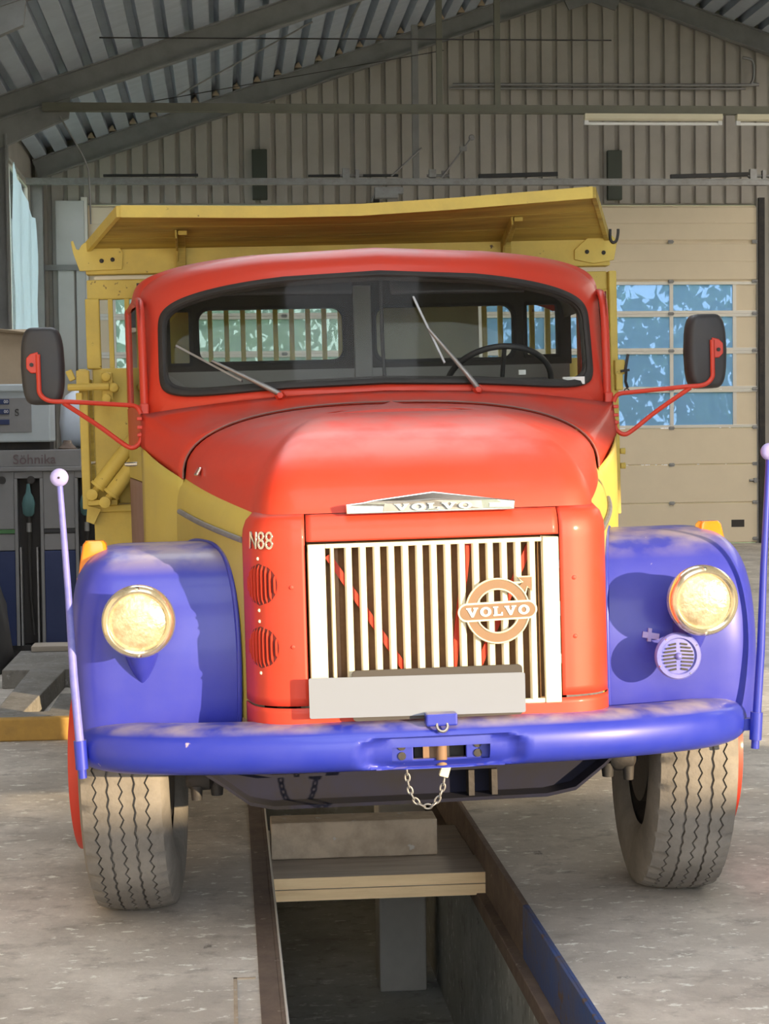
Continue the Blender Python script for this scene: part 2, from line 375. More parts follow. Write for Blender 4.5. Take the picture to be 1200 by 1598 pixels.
while x < XR - .1:
    lit = any(a - .1 < x < b + .1 for a, b in FILL_GAPS + ((9.4, 12.6),))
    if lit and x < APEX: share('roof_rib', rib, ceiling, (x, LY0, zr(x) + .30), (0, -sl, 0), (1, (LM - LY0) / L_, 1))
    if lit: share('roof_rib', rib, ceiling, (x, LY1 if x < APEX else YF, zr(x) + .30), (0, -sl if x < APEX else sl, 0), (1, ((YB - LY1) if x < APEX else 12.9) / L_, 1))
    else: share('roof_rib', rib, ceiling, (x, YF, zr(x) + .30), (0, -sl if x < APEX else sl, 0))
    if -2.3 < x < 5.2: share('foam_filler', foam, ceiling, (x + .15, 25.6, zr(x + .15) + .29))
    x += .30
def ibeam(a, b, d=.29, wd=.15, tf=.018):
    m = MB(); a, b = Vector(a), Vector(b); ax = (b - a).normalized(); u = Vector((0, 1, 0)).cross(ax); 
    if u.z < 0: u = -u
    for o, w_, h_ in ((tf / 2, wd, tf), (d - tf / 2, wd, tf), (d / 2, .012, d - 2 * tf)):
        m.beam(a + u * o, b + u * o, w_, h_, u)
    return m
for y in (25.88, 21.3, 16.6, 11.9, 7.2, 2.5):
    lw = .15
    m = ibeam((XL + .12, y, zr(XL + .12)), (APEX, y, zr(APEX)))
    m.prism([(XL + .12, zr(XL + .12) + .02), (XL + .98, zr(XL + .98) + .02), (XL + .95, zr(XL + .98) - .24), (XL + .12, zr(XL + .12) - .32)],
            lambda p: (p[0], y - .05, p[1]), lambda p: (p[0], y + .05, p[1])) if y < 25 else None
    m.build('rafter', BEAM, ceiling)
    ibeam((APEX, y, zr(APEX)), (XR - .12, y, zr(XR - .12))).build('rafter', BEAM, ceiling)
    m = MB().prism([(APEX - .42, zr(APEX - .42) - .0), (APEX, zr(APEX)), (APEX + .42, zr(APEX - .42) - .0), (APEX + .35, zr(APEX) - .29), (APEX, zr(APEX) - .17), (APEX - .35, zr(APEX) - .29)],
               lambda p: (p[0], y - .02, p[1]), lambda p: (p[0], y + .02, p[1]))
    m.build('ridge_gusset', BEAM, ceiling)
# ---- walls
D1, D2 = (3.9, 8.12), (-1.95, 2.25)          # sectional doors in the back wall
DT = 5.15
w = MB()
for xa, xb, za, zb in ((XL, D2[0], 0, 5.6), (D2[1], D1[0], 0, 5.6), (D1[1], XR, 0, 5.6), (D2[0], D2[1], DT, 5.6), (D1[0], D1[1], DT, 5.6)):
    w.b2((xa, YB, za), (xb, YB + .12, zb))
w.prism([(XL, 5.6), (XR, 5.6), (XR, zr(XR) + .5), (APEX, zr(APEX) + .5), (XL, zr(XL) + .5)], lambda p: (p[0], YB, p[1]), lambda p: (p[0], YB + .12, p[1]))
wall_back = struct(w.build('wall_back', CLAD), 'grey ribbed steel gable wall with two sectional doors', 'wall')
PIT = .235
x = XL + .03
while x < XR - PIT:
    zb = DT + .02 if (D1[0] - .1 < x + PIT / 2 < D1[1] + .06 or D2[0] - .1 < x + PIT / 2 < D2[1] + .1) else 0
    P = [(x, 0), (x + .014, -.055), (x + .172, -.055), (x + .186, 0), (x + PIT, 0)]
    lo = [(p[0], YB - .004 + p[1], zb) for p in P]; hi = [(p[0], YB - .004 + p[1], zr(p[0]) + .44) for p in P]
    MB().rings([lo, hi], closed_ring=False).build('cladding_strip', CLAD, wall_back)
    x += PIT
w = MB(); WL = (22.5, 25.75, 3.05, 5.4)
w.b2((XL - .12, YF, 0), (XL, WL[0], 6.0)); w.b2((XL - .12, WL[1], 0), (XL, YB, 6.0)); w.b2((XL - .12, WL[0], 0), (XL, WL[1], WL[2])); w.b2((XL - .12, WL[0], WL[3]), (XL, WL[1], 6.0))
wall_left = struct(w.build('wall_left', CLAD), 'grey steel side wall of the hall with a high window', 'wall')
for y in (21.3, 16.6, 11.9, 7.2, 2.5, 25.88):
    m = MB()
    if y < 25:
        m.b2((XL, y - .09, 0), (XL + .015, y + .09, 5.5)); m.b2((XL + .2, y - .09, 0), (XL + .22, y + .09, 5.35)); m.b2((XL, y - .006, 0), (XL + .2, y + .006, 5.45))
    else: m.b2((XL + .0, y - .1, 0), (XL + .17, y + .1, 5.5))
    m.build('column', BEAM, wall_left)
win = struct(empty('window_1', (XL - .06, WL[0], WL[2])), 'tall window high in the side wall behind pale plastic', 'window')
wl, wh = WL[1] - WL[0], WL[3] - WL[2]
m = MB()
for k in range(4): m.b2((-.03, wl * k / 3 - .03, 0), (.03, wl * k / 3 + .03, wh))
m.b2((-.03, 0, -.02), (.03, wl, .05)); m.b2((-.03, 0, wh - .05), (.03, wl, wh + .02)); m.build('window_frame', ALU, win)
for k in range(3): MB().b2((-.004, wl * k / 3 + .03, .05), (.004, wl * (k + 1) / 3 - .03, wh - .05)).build('pane', CLEAR, win)
# front wall: the tall doorway stands open; unseen slot shaped to crop the sun
w = MB(); A0, A1, B0, B1, LB, LT = -2.4, 6.9, 7.7, 13.5, 2.30, 3.72
w.b2((XL, YF - .15, 0), (A0, YF, 6)); w.b2((A1, YF - .15, 0), (B0, YF, 6)); w.b2((B1, YF - .15, 0), (XR, YF, 6))
w.b2((A0, YF - .15, 5.15), (A1, YF, 6)); w.b2((B0, YF - .15, LT), (B1, YF, 6)); w.b2((B0, YF - .15, 0), (B1, YF, LB))
w.prism([(XL, 6), (XR, 6), (XR, zr(XR) + .5), (APEX, zr(APEX) + .5), (XL, zr(XL) + .5)], lambda p: (p[0], YF - .15, p[1]), lambda p: (p[0], YF, p[1]))
struct(w.build('wall_front', CLAD), 'steel front wall with an open doorway and a slot added to crop the sun', 'wall')
w = MB(); R0, R1, RB, RT = -3.2, 1.0, 1.95, 2.75  # opening added out of view to throw a sun patch on the floor
w.b2((XR, YF, 0), (XR + .12, R0, 6)); w.b2((XR, R1, 0), (XR + .12, YB, 6)); w.b2((XR, R0, 0), (XR + .12, R1, RB)); w.b2((XR, R0, RT), (XR + .12, R1, 6))
struct(w.build('wall_right', CLAD), 'steel side wall with a band added to let the sun in', 'wall')

# ---- sectional doors
ZS = [.008, .627, 1.214, 1.771, 2.356, 2.941, 3.504, 3.99, 4.59, 5.14]
def sect_door(name, x0, x1, cols, label, pane=PANE):
    d = struct(empty(name, (x0, YB - .02, 0)), label, 'door')
    W = x1 - x0
    for i in range(len(ZS) - 1):
        a, b = ZS[i] + .001, ZS[i + 1] - .001
        if 3 <= i <= 6:
            fr = MB(); fr.b2((0, -.03, a), (W, .02, a + .045)); fr.b2((0, -.03, b - .045), (W, .02, b))
            for c in cols: fr.b2((c - .028 - x0, -.032, a + .045), (c + .028 - x0, .02, b - .045))
            s = fr.build('glazed_section', ALU, d, bevel=.003)
            ends = [x0] + list(cols) + [x1]
            for j in range(len(ends) - 1):
                lo, hi = ends[j] - x0 + (.028 if j else 0), ends[j + 1] - x0 - (.028 if j < len(ends) - 2 else 0)
                if hi - lo < .06: continue
                solid = hi - lo < .6
                MB().b2((lo, -.012, a + .045), (hi, -.004 if not solid else .012, b - .045)).build('pane' if not solid else 'end_panel', pane if not solid else DOORM, s)
        else:
            pm = MB(); P = [(-.004, a), (-.012, a + .02), (-.03, a + .035), (-.03, (a + b) / 2 - .012), (-.024, (a + b) / 2), (-.03, (a + b) / 2 + .012), (-.03, b - .035), (-.012, b - .02), (-.004, b), (.02, b), (.02, a)]
            if i < 3: P = [(-.012, a), (-.03, a + .012), (-.03, b - .012), (-.012, b), (.02, b), (.02, a)]
            pm.prism(P, lambda p: (0, p[0], p[1]), lambda p: (W, p[0], p[1])); pm.build('door_section', DOORM, d)
        for hx in (W * .68, W - .05):
            h = MB().box((hx, -.04, ZS[i] + (.0 if i else .06)), (.07, .03, .05)); h.cyl((hx - .045, -.05, ZS[i] + (.0 if i else .06)), (hx + .045, -.05, ZS[i] + (.0 if i else .06)), .012, 8)
            h.build('hinge', STEEL, d)
    for xx in (-.05, W + .05): MB().b2((xx - .045, -.09, 0), (xx + .045, .0, DT + .1)).build('guide_track', ALU if xx < 0 else IRON, d)
    MB().b2((W - .42, -.037, .25), (W - .22, -.03, .36)).build('lock_plate', DARKI, d)
    m = MB().cyl((W - .14, -.05, .96), (W + .02, -.05, .96), .018, 8); m.box((W - .05, -.05, .96), (.05, .05, .07)); m.build('latch', STEEL, d)
    return d
sect_door('door_1', D1[0], D1[1], (4.85, 5.817, 6.779, 7.758), 'beige sectional door with four rows of blue panes beside the truck')
sect_door('door_2', D2[0], D2[1], (-1.6, -.65, .3, 1.25), 'sectional door with panes behind the yellow truck bed', PANE2)
# ================================================================== the dump truck
# local frame: x to the truck's left side, y backwards from the bumper, z up
TYAW, TROLL = rad(.7), rad(.865)
truck = empty('dump_truck', (.6787, 5.4108, 0), (0, -TROLL, TYAW))
tag(truck, 'old red, yellow and blue bonneted dump truck parked over the inspection pit', 'truck')
def mir(fn):
    for s in (-1, 1): fn(s)
def vmirror(pts, s): return [(s * p[0], p[1], p[2]) for p in pts]

# ---- bumper
bc = [(-1.095, .60, .695), (-1.065, .50, .695), (-.975, .375, .70), (-.82, .27, .708), (-.56, .175, .717), (-.3, .13, .722), (0, .118, .722),
      (.3, .13, .722), (.56, .175, .717), (.80, .275, .708), (.94, .38, .70), (1.02, .50, .695), (1.045, .60, .695)]
P = smoothpts(bc, 18); N = len(P); NS = 44; rings = []
cum = [0]
for i in range(1, N): cum.append(cum[-1] + (P[i] - P[i - 1]).length)
for i in range(N):
    t = (P[min(i + 1, N - 1)] - P[max(i - 1, 0)]); t.z = 0; t.normalize(); nrm = Vector((t.y, -t.x, 0))   # towards the front
    e = min(cum[i], cum[-1] - cum[i]); k = math.sqrt(max(0.0, 1 - (1 - min(1, e / .16)) ** 2)) * .94 + .06
    rg = []
    for j in range(NS):
        a = 2 * math.pi * j / NS; c, s_ = math.cos(a), math.sin(a)
        d = math.copysign(abs(c) ** (2 / 2.7), c) * .125 * k; z = math.copysign(abs(s_) ** (2 / 2.4), s_) * .080 * k
        q = P[i] + nrm * d + Vector((0, 0, z))
        if c > 0:
            ee = (q.x / .27) ** 4 + ((q.z - .703) / .058) ** 4
            if ee < 1: q.y += .040 * min(1, (1 - ee) * 2.2)
        rg.append(q)
    rings.append(rg)
m = MB().rings(rings, caps=True)
def in_hole(f_):
    c = sum((Vector(m.v[i]) for i in f_), Vector()) / len(f_)
    return abs(c.x) < .155 and abs(c.z - .703) < .026 and c.y < .1
m.f = [f_ for f_ in m.f if len(f_) > 4 or not in_hole(f_)]
bumper = m.build('bumper', BLUED, truck, smooth=50)
tp = MB().b2((-.17, .075, .668), (-.085, .09, .738)); tp.b2((.085, .075, .668), (.17, .09, .738)); tp.b2((-.17, .075, .665), (.17, .095, .676))
tow = tp.build('tow_plate', BLUED, truck, bevel=.003)
for x in (-.122, .122):
    for z in (.688, .719): MB().cyl((x, .070, z), (x, .080, z), .013, 14).build('bolt_hole', IRON, tow)
MB().b2((-.075, .13, .64), (.085, .16, .77)).build('tow_pocket', IRON, truck)
m = MB().cyl((.005, .075, .655), (.005, .075, .745), .018, 14); m.box((-.032, .1, .70), (.04, .02, .05)); m.build('tow_pin', BROWN, truck, smooth=40)
m = MB().b2((-.05, .0, .79), (.05, .05, .83)); m.build('bumper_bracket', BLUED, truck, bevel=.006)
m = MB().tube([(math.cos(a) * .017, .0 + .01 * math.sin(a), .792 + .017 * math.sin(a)) for a in [i * math.pi / 8 for i in range(16)]], .005, 6, closed=True)
m.build('shackle', STEEL, truck, smooth=60)
# pin chain under the bumper
chain = empty('pin_chain', (0, 0, 0), parent=truck)
lk = MB().tube([(0, .0075 * math.sin(a), .0135 * math.cos(a)) for a in [i * math.pi / 8 for i in range(16)]], .003, 6, closed=True).mesh('chain_link')
fix_normals(lk); lk.materials.append(STEEL)
cp = smoothpts([(-.105, .1, .645), (-.10, .1, .585), (-.078, .1, .535), (-.035, .1, .515), (-.005, .1, .54), (.012, .1, .585), (.016, .1, .61)], 14)
d_ = 0; last = cp[0]; k = 0
for i in range(1, len(cp)):
    d_ += (cp[i] - cp[i - 1]).length
    if d_ > .0195:
        d_ = 0; t = (cp[i] - last).normalized(); M_ = Vector((0, 0, 1)).rotation_difference(t).to_matrix() @ Matrix.Rotation(math.pi / 2 * (k % 2), 3, 'Z')
        share('chain_link', lk, chain, (cp[i] + last) / 2, M_.to_euler()); last = cp[i]; k += 1
MB().box((.018, .1, .63), (.03, .02, .04), (0, .3, 0)).build('chain_tab', CREAM, chain, bevel=.003)

# ---- radiator shell
plan = [Vector((p[0], p[1], 0)) for p in smoothpts([(0, .098, 0), (.2, .102, 0), (.41, .112, 0), (.47, .120, 0), (.528, .145, 0), (.570, .192, 0), (.588, .255, 0), (.60, .33, 0)], 10)]
pc = [0]
for i in range(1, len(plan)): pc.append(pc[-1] + (plan[i] - plan[i - 1]).length)
def plan_at(s):
    s = max(0, min(pc[-1], s))
    for i in range(len(pc) - 1):
        if s <= pc[i + 1]:
            t = (s - pc[i]) / (pc[i + 1] - pc[i]); p = plan[i].lerp(plan[i + 1], t); d = (plan[i + 1] - plan[i]).normalized(); return p, Vector((d.y, -d.x, 0))
def s_of_x(x): return next(pc[i] for i in range(len(plan)) if plan[i].x >= x - 1e-6)
def shell_pt(s, z, sg, out=0):
    p, n = plan_at(s); q = max(0, min(.985, (z - 1.385) / .088)); inn = .055 * (1 - math.sqrt(1 - q * q)) - out
    p = p - n * inn; return (sg * p.x, p.y, z)
def shell_grid(sa, sb, za, zb, sg, ns=26, nz=22, out=0):
    return [[shell_pt(lerp(sa, sb, i / ns), lerp(za, zb, j / nz), sg, out) for i in range(ns + 1)] for j in range(nz + 1)]
SG = s_of_x(.409)
def corner(s):
    cpn = MB().rings(shell_grid(SG, pc[-1], .855, 1.470, s), closed_ring=False).build('corner_panel', RED, truck, smooth=40, solid=-.006)
    for z in (1.235, 1.045):
        q = Vector(shell_pt(SG + .045, z, s, .003)); MB().lathe([(.001, -.004), (.006, -.003), (.008, .002)], q, n=10).build('bolt', RED, cpn)
mir(corner)
g_ = [[shell_pt(abs(x), z, 1 if x >= 0 else -1) for x in [SG * (i / 20 - 1) + .004 * (1 - i / 20) for i in range(21)] + [SG * i / 20 - .004 * i / 20 for i in range(1, 21)]] for z in [lerp(1.378, 1.462, j / 14) for j in range(15)]]
MB().rings(g_, closed_ring=False).build('header_panel', RED, truck, smooth=40, solid=-.006)
g_ = [[shell_pt(abs(x), z, 1 if x >= 0 else -1, .002) for x in [pc[-1] * (i / 30 - 1) for i in range(31)] + [pc[-1] * i / 30 for i in range(1, 31)]] for z in (.77, .80, .83, .848)]
MB().rings(g_, closed_ring=False).build('lower_panel', RED, truck, smooth=40, solid=-.006)
# louvred round vents on the off-side corner
for zc in (1.243, 1.042):
    rv = .067; sc_ = SG + .158
    vent = MB()
    rows = []
    for j in range(13):
        z = zc - rv + 2 * rv * j / 12; h = math.sqrt(max(1e-6, rv * rv - (z - zc) ** 2))
        rows.append([shell_pt(sc_ - h + 2 * h * i / 12, z, -1, .004) for i in range(13)])
    vent.rings(rows, closed_ring=False); vo = vent.build('vent_mesh', mat('dark_red_mesh_%d' % int(zc * 1000), (.10, .012, .010), .6), truck, smooth=60)
    for i in range(9):
        so = -rv + 2 * rv * (i + .5) / 9; h = math.sqrt(rv * rv - so * so)
        sm = MB(); rings = []
        for j in range(9):
            z = zc - h + 2 * h * j / 8; o = .011 * math.sqrt(max(0, 1 - (2 * j / 8 - 1) ** 4)) + .002
            rings.append([shell_pt(sc_ + so - .002, z, -1, .001), shell_pt(sc_ + so - .0016, z, -1, o), shell_pt(sc_ + so + .0016, z, -1, o), shell_pt(sc_ + so + .002, z, -1, .001)])
        sm.rings(rings, caps=True).build('louvre', RED, vo, smooth=50)
    for dz in (-.083, .083):
        q = Vector(shell_pt(sc_ + .003, zc + dz, -1, .002)); MB().lathe([(.001, -.003), (.005, -.002), (.007, .002)], q, n=8).build('rivet', CREAM, vo)

# ---- grille
gr = MB()
for lo, hi in (((-.402, .095, .835), (-.347, .115, 1.370)), ((.352, .095, .835), (.404, .115, 1.370)), ((-.347, .10, 1.356), (.352, .115, 1.370)), ((-.347, .10, .835), (.352, .115, .850))):
    gr.b2(lo, hi)
grille = gr.build('grille', CREAM, truck, bevel=.003)
bar = MB().prism([(-.0115, .015), (-.0115, .003), (-.007, -.004), (.007, -.004), (.0115, .003), (.0115, .015)], lambda p: (p[0], p[1], 0), lambda p: (p[0], p[1], .508)).mesh('grille_bar')
fix_normals(bar); bar.materials.append(CREAM)
for i in range(14): share('grille_bar', bar, grille, (-.274 + .0454 * i, .100, .849))
share('grille_bar', bar, grille, (-.325, .101, .849), scale=(.55, 1, 1))
m = MB().b2((-.40, .175, .80), (.40, .30, 1.40)); m.build('radiator', RADI, truck)
for i in range(10): pass
m = MB()
for a, b in (((-.335, .160, 1.33), (-.06, .160, .90)), ((.32, .160, 1.34), (.12, .160, .90)), ((.12, .160, 1.36), (.05, .160, .87))):
    m = MB().beam(a, b, .022, .012, (0, 1, 0)); m.build('red_strut', RED, grille)
for x in (-.31, -.27): MB().b2((x - .008, .155, .85), (x + .008, .17, 1.36)).build('copper_pipe', BROWN, grille)

# ---- letters
def letter_polys(ch):
    """unit-height slab letters: outline or (outer, inner) pair, and width"""
    if ch == 'V': return [[(0, 1), (.42, 1), (.42, .86), (.36, .86), (.52, .42), (.68, .86), (.60, .86), (.60, 1), (1.0, 1), (1.0, .86), (.92, .86), (.60, 0), (.42, 0), (.08, .86), (0, .86)]], 1.0
    if ch == 'L': return [[(0, 1), (.44, 1), (.44, .86), (.35, .86), (.35, .16), (.62, .16), (.68, .38), (.80, .38), (.80, 0), (0, 0), (0, .14), (.09, .14), (.09, .86), (0, .86)]], .8
    if ch == 'O':
        o = [(.47 + .47 * math.cos(2 * math.pi * k / 28), .5 + .52 * math.sin(2 * math.pi * k / 28)) for k in range(28)]
        i = [(.47 + .20 * math.cos(2 * math.pi * k / 28), .5 + .30 * math.sin(2 * math.pi * k / 28)) for k in range(28)]
        return [(o, i)], .94
def word(txt, h, wtot, fmap, m, parent, depth=.004):
    ws = [letter_polys(c)[1] for c in txt]; gap = .14; tot = sum(ws) + gap * (len(txt) - 1); sx = wtot / tot; x = -tot / 2
    for c, w_ in zip(txt, ws):
        pl, _ = letter_polys(c); mb = MB()
        for q in pl:
            T_ = lambda p: ((p[0] + x) * sx, (p[1] - .5) * h)
            if isinstance(q, tuple): mb.frame([T_(p) for p in q[0]], [T_(p) for p in q[1]], lambda p: fmap(p, 0), lambda p: fmap(p, depth))
            else: mb.prism([T_(p) for p in q], lambda p: fmap(p, 0), lambda p: fmap(p, depth))
        mb.build('letter', m, parent); x += w_ + gap
# round arrow badge on the grille
BX, BZ, BY = .199, 1.139, .092
def bp(dy): return lambda p: (BX + p[0], BY - dy, BZ + p[1])
badge = MB().frame(circle((0, 0), .102, 48), circle((0, 0), .071, 48), bp(0), bp(.008)).build('round_badge', BROWN, truck, smooth=40)
badge['label'] = 'bronze ring badge with arrow and maker name'
ra = [(.055, .060), (.085, .090), (.066, .109), (.113, .109), (.113, .062), (.097, .077), (.083, .045)]
MB().prism([(.052, .058), (.083, .089), (.066, .106), (.113, .106), (.113, .060), (.097, .076), (.077, .04)], bp(.001), bp(.0085)).build('badge_arrow', BROWN, badge)
def outline(path, closed=True): return [(BX + p[0], BY - .008, BZ + p[1]) for p in path]
MB().tube(outline(circle((0, 0), .103, 60)), .0032, 6, closed=True).build('badge_edge', CREAM, badge, smooth=60)
MB().tube(outline(circle((0, 0), .070, 60)), .0032, 6, closed=True).build('badge_edge', CREAM, badge, smooth=60)
MB().tube(outline([(.052, .089), (.075, .089 + .0), (.083, .089), (.066, .107), (.114, .107), (.114, .06), (.098, .075), (.09, .05)]), .003, 6).build('badge_edge', CREAM, badge)
cap_o = rrect(.256, .060, .0299, 10); cap_i = rrect(.244, .048, .0239, 10)
ct, st = math.cos(rad(1.4)), math.sin(rad(1.4))
def bp2(dy): return lambda p: (BX + p[0] * ct - p[1] * st, BY - dy, BZ + p[0] * st + p[1] * ct)
MB().prism(cap_o, bp2(.002), bp2(.011)).build('name_plate', CREAM, badge)
np_ = MB().prism(cap_i, bp2(.010), bp2(.0125)).build('name_field', BROWN, badge)
word('VOLVO', .030, .205, lambda p, d: (BX + p[0] * ct - p[1] * st, BY - .012 - d, BZ + p[0] * st + p[1] * ct), WHITE, badge, .003)
# number plate (plain)
npl = MB().b2((-.268, .055, .93), (.262, .066, .968)); npl.b2((-.40, .055, .81), (.262, .066, .95))
fr_ = MB().prism(rrect(.545, .16, .012, 4, (-.003, .888)), lambda p: (p[0], .068, p[1]), lambda p: (p[0], .056, p[1])).build('plate_holder', DARKI, truck)
MB().prism(rrect(.69, .128, .006, 3, (-.068, .883)), lambda p: (p[0], .056, p[1] + (p[0] + .068) * -.012), lambda p: (p[0], .052, p[1] + (p[0] + .068) * -.012)).build('number_plate', PLATE, truck)

# ---- bonnet: a dome rising from its lower edge to the spine
E_, Sp = [], []
front = [Vector(shell_pt(s, 1.468, 1)) for s in [pc[-1] * i / 26 for i in range(27)]]
half = [(Vector((p.x, p.y - .006, 1.466)), Vector((p.x * .42, .98, 0))) for p in front]
yl = front[-1].y; xl = front[-1].x
for i in range(1, 19):
    t = i / 18; y = lerp(yl, 1.235, t)
    half.append((Vector((lerp(xl, .792, t) + .016 * math.sin(math.pi * t), y, lerp(1.466, 1.565, t))), Vector((.25 * (1 - t), lerp(.985, 1.25, t), 0))))
def zs(y): return interp(y, [.7, .95, 1.25], [1.765, 1.790, 1.828])
def dome(pair, s, v, p):
    e, q = pair; h = 1 - (1 - v)
    zz = e.z + (zs(q.y) - e.z) * (1 - (1 - v) ** p) ** (1 / p)
    return (s * lerp(e.x, q.x, v), lerp(e.y, q.y, v), zz)
cols = [(a, -1) for a in reversed(half)] + [(a, 1) for a in half[1:]]
NV = 26; vv = [(i / NV) ** 1.35 for i in range(NV + 1)]
g_ = [[dome(a, s, v, interp(a[0].y, [.1, .3, .6, 1.235], [1.85, 1.9, 2.1, 2.5])) for a, s in cols] for v in vv]
# close the middle between left and right spines with a slightly crowned strip
hood = MB().rings(g_, closed_ring=False)
top = g_[-1]; nh = len(top) // 2
L1, R1 = [Vector(p) for p in top[:nh + 1]], [Vector(p) for p in reversed(top[nh:])]
strip = [[L1[i].lerp(R1[i], k / 10) + Vector((0, 0, .012 * math.sin(math.pi * k / 10))) for k in range(11)] for i in range(nh + 1)]
hood.rings(strip, closed_ring=False)
hood_o = hood.build('bonnet', RED, truck, smooth=70)
# bonnet emblem
eo = [(-.276, 1.462), (.262, 1.462), (.266, 1.492), (.205, 1.499), (.0, 1.527), (-.19, 1.505), (-.225, 1.498), (-.278, 1.493)]
emy = lambda x: .078 + abs(x) * .035
em = MB().prism(eo, lambda p: (p[0], emy(p[0]) + .035, p[1]), lambda p: (p[0], emy(p[0]), p[1])).build('bonnet_emblem', CHROME, truck, bevel=.003)
em['label'] = 'chrome bonnet emblem with raised maker name'
MB().prism([(-.16, 1.468), (.16, 1.468), (.155, 1.494), (0, 1.500), (-.155, 1.494)], lambda p: (p[0], emy(p[0]) + .004, p[1]), lambda p: (p[0], emy(p[0]) - .003, p[1])).build('name_panel', STEEL, em)
word('VOLVO', .021, .25, lambda p, d: (p[0], emy(p[0]) - .002 - d, 1.481 + p[1]), CHROME, em, .005)
for s in (-1, 1): MB().beam((s * .18, emy(.2) - .004, 1.479), (s * .25, emy(.25) - .004, 1.478), .006, .012, (0, 0, 1)).build('emblem_rib', CHROME, em)
# ---- bonnet sides
def side(s):
    rows = []
    for j in range(25):
        v = (j / 24) ** 1.8
        row = []
        for i in range(31):
            t = i / 30; y = lerp(yl, 1.24, t)
            xt = lerp(xl, .792, t) + .016 * math.sin(math.pi * t); zt = lerp(1.466, 1.565, t)
            bulge = interp(v, [0, .03, .08, .16, .3, 1], [0, .018, .030, .036, .037, .03])
            row.append((s * (xt + bulge), y, zt - v * (zt - .78)))
        rows.append(row)
    sp = MB().rings(rows, closed_ring=False).build('bonnet_side', YEL, truck, smooth=50)
    a = [(s * (lerp(xl, .792, t) + .016 * math.sin(math.pi * t) + .042), lerp(yl, 1.24, t), lerp(1.378, 1.452, t)) for t in [i / 12 * .9 for i in range(13)]]
    MB().tube(a, .010, 8).build('trim_strip', STEEL, sp, smooth=60)
mir(side)
nm = text_mesh('N88', .062, .004)
fix_normals(nm); nm.materials.append(CHROME)
for i_ in range(len(nm.vertices)):
    v = nm.vertices[i_].co; q = shell_pt(SG + .150 - v.x * .95, 1.382 + v.y * 1.3, -1, .006 + v.z); v.x, v.y, v.z = q
link('model_badge', nm, CHROME, truck)
# side badge on the bonnet flank
MB().box((-.742, .985, 1.595), (.012, .045, .035), (0, .5, .2)).build('flank_badge', CHROME, truck, bevel=.005)

# ---- cowl between bonnet and cab
def yface(x, z): return 1.42 + .25 * (abs(x) / .9) ** 2.6 + .30 * (z - 1.9)
def arcA(k, n=40):                            # rear edge of the bonnet, from one lower corner over the top
    a = math.pi * k / n; c, s_ = math.cos(a), math.sin(a)
    x = -.80 * math.copysign(abs(c) ** (2 / 2.5), c); z = 1.562 + .272 * abs(s_) ** (2 / 2.5)
    return Vector((x, 1.225 + .03 * s_, z))
def wbot(x): return 1.912 - .052 * (x / .88) ** 2
def curveB(k, n=40):
    t = k / n
    if t < .14: u = t / .14; return Vector((-.964, lerp(1.62, 1.665, u), lerp(1.685, 1.835, u)))
    if t > .86: u = (1 - t) / .14; return Vector((.964, lerp(1.62, 1.665, u), lerp(1.685, 1.835, u)))
    x = lerp(-.964, .964, (t - .14) / .72); z = wbot(x) - .035; return Vector((x, yface(min(abs(x), .93), z) - .008, z))
rows = []
for j in range(9):
    v = j / 8; rows.append([arcA(k).lerp(curveB(k), v) + Vector((0, 0, -.018 * math.sin(math.pi * v))) for k in range(41)])
MB().rings(rows, closed_ring=False).build('cowl', RED, truck, smooth=60, solid=-.006)
# seam bead along the back of the bonnet
MB().tube([arcA(k) + Vector((0, -.002, .003)) for k in range(41)], .0035, 6).build('bonnet_seal', MAUVE, truck, smooth=60)
def cowl_side(s):
    rows = []
    for j in range(9):
        v = j / 8; a = Vector((-.80, 1.225, 1.562)).lerp(Vector((-.815, 1.225, 1.10)), v); b = Vector((-.964, 1.62, 1.685)).lerp(Vector((-.964, 1.62, 1.10)), v)
        mid = [a.lerp(b, u) + Vector((-.012 * math.sin(math.pi * u), -.02 * math.sin(math.pi * u), 0)) for u in [i / 10 for i in range(11)]]
        rows.append([(s * -p.x, p.y, p.z) for p in mid])
    MB().rings(rows, closed_ring=False).build('cowl_side', YEL, truck, smooth=50, solid=-.006)
    for z in (1.735, 1.765, 1.80): MB().box((s * .970, 1.645, z), (.022, .03, .014)).build('door_hinge', RED, truck, bevel=.003)
mir(cowl_side)

# ---- cab front with windscreen opening
def wpt(a, sx=.885, grow=0.0, n=7.0):
    c, s_ = math.cos(a), math.sin(a)
    x = (sx + grow) * math.copysign(abs(c) ** (2 / n), c)
    q = min(1.0, abs(x) / .885)
    zt = 2.362 - .085 * q * q + grow; zb = wbot(x) - grow
    zm, h = (zt + zb) / 2, (zt - zb) / 2
    return x, zm + h * math.copysign(abs(s_) ** (2 / n), s_)
NW = 120; AN = [2 * math.pi * k / NW for k in range(NW)]
def ringw(grow, dy=0):
    out = []
    for a in AN:
        x, z = wpt(a, grow=grow); out.append((x, yface(x, z) + dy, z))
    return out
rings = [ringw(-.006, .012), ringw(0, 0), ringw(.028, -.004)]
def outer(kx, ztop, y_add, nn=8.0):
    out = []
    for a in AN:
        c, s_ = math.cos(a), math.sin(a); nx = nn if s_ > 0 else 30.0; x = kx * math.copysign(abs(c) ** (2 / nx), c)
        q = abs(x) / kx
        zt = ztop - .075 * q * q; zb = wbot(x) - .06; zm = 2.12
        z = zm + ((zt - zm) if s_ > 0 else (zm - zb)) * math.copysign(abs(s_) ** (2 / nx), s_)
        out.append((x, yface(min(abs(x), .93), z) + y_add, z))
    return out
rings += [outer(.930, 2.425, .012), outer(.955, 2.452, .05), outer(.968, 2.474, .13)]
MB().rings(rings).build('cab_front', RED, truck, smooth=60)
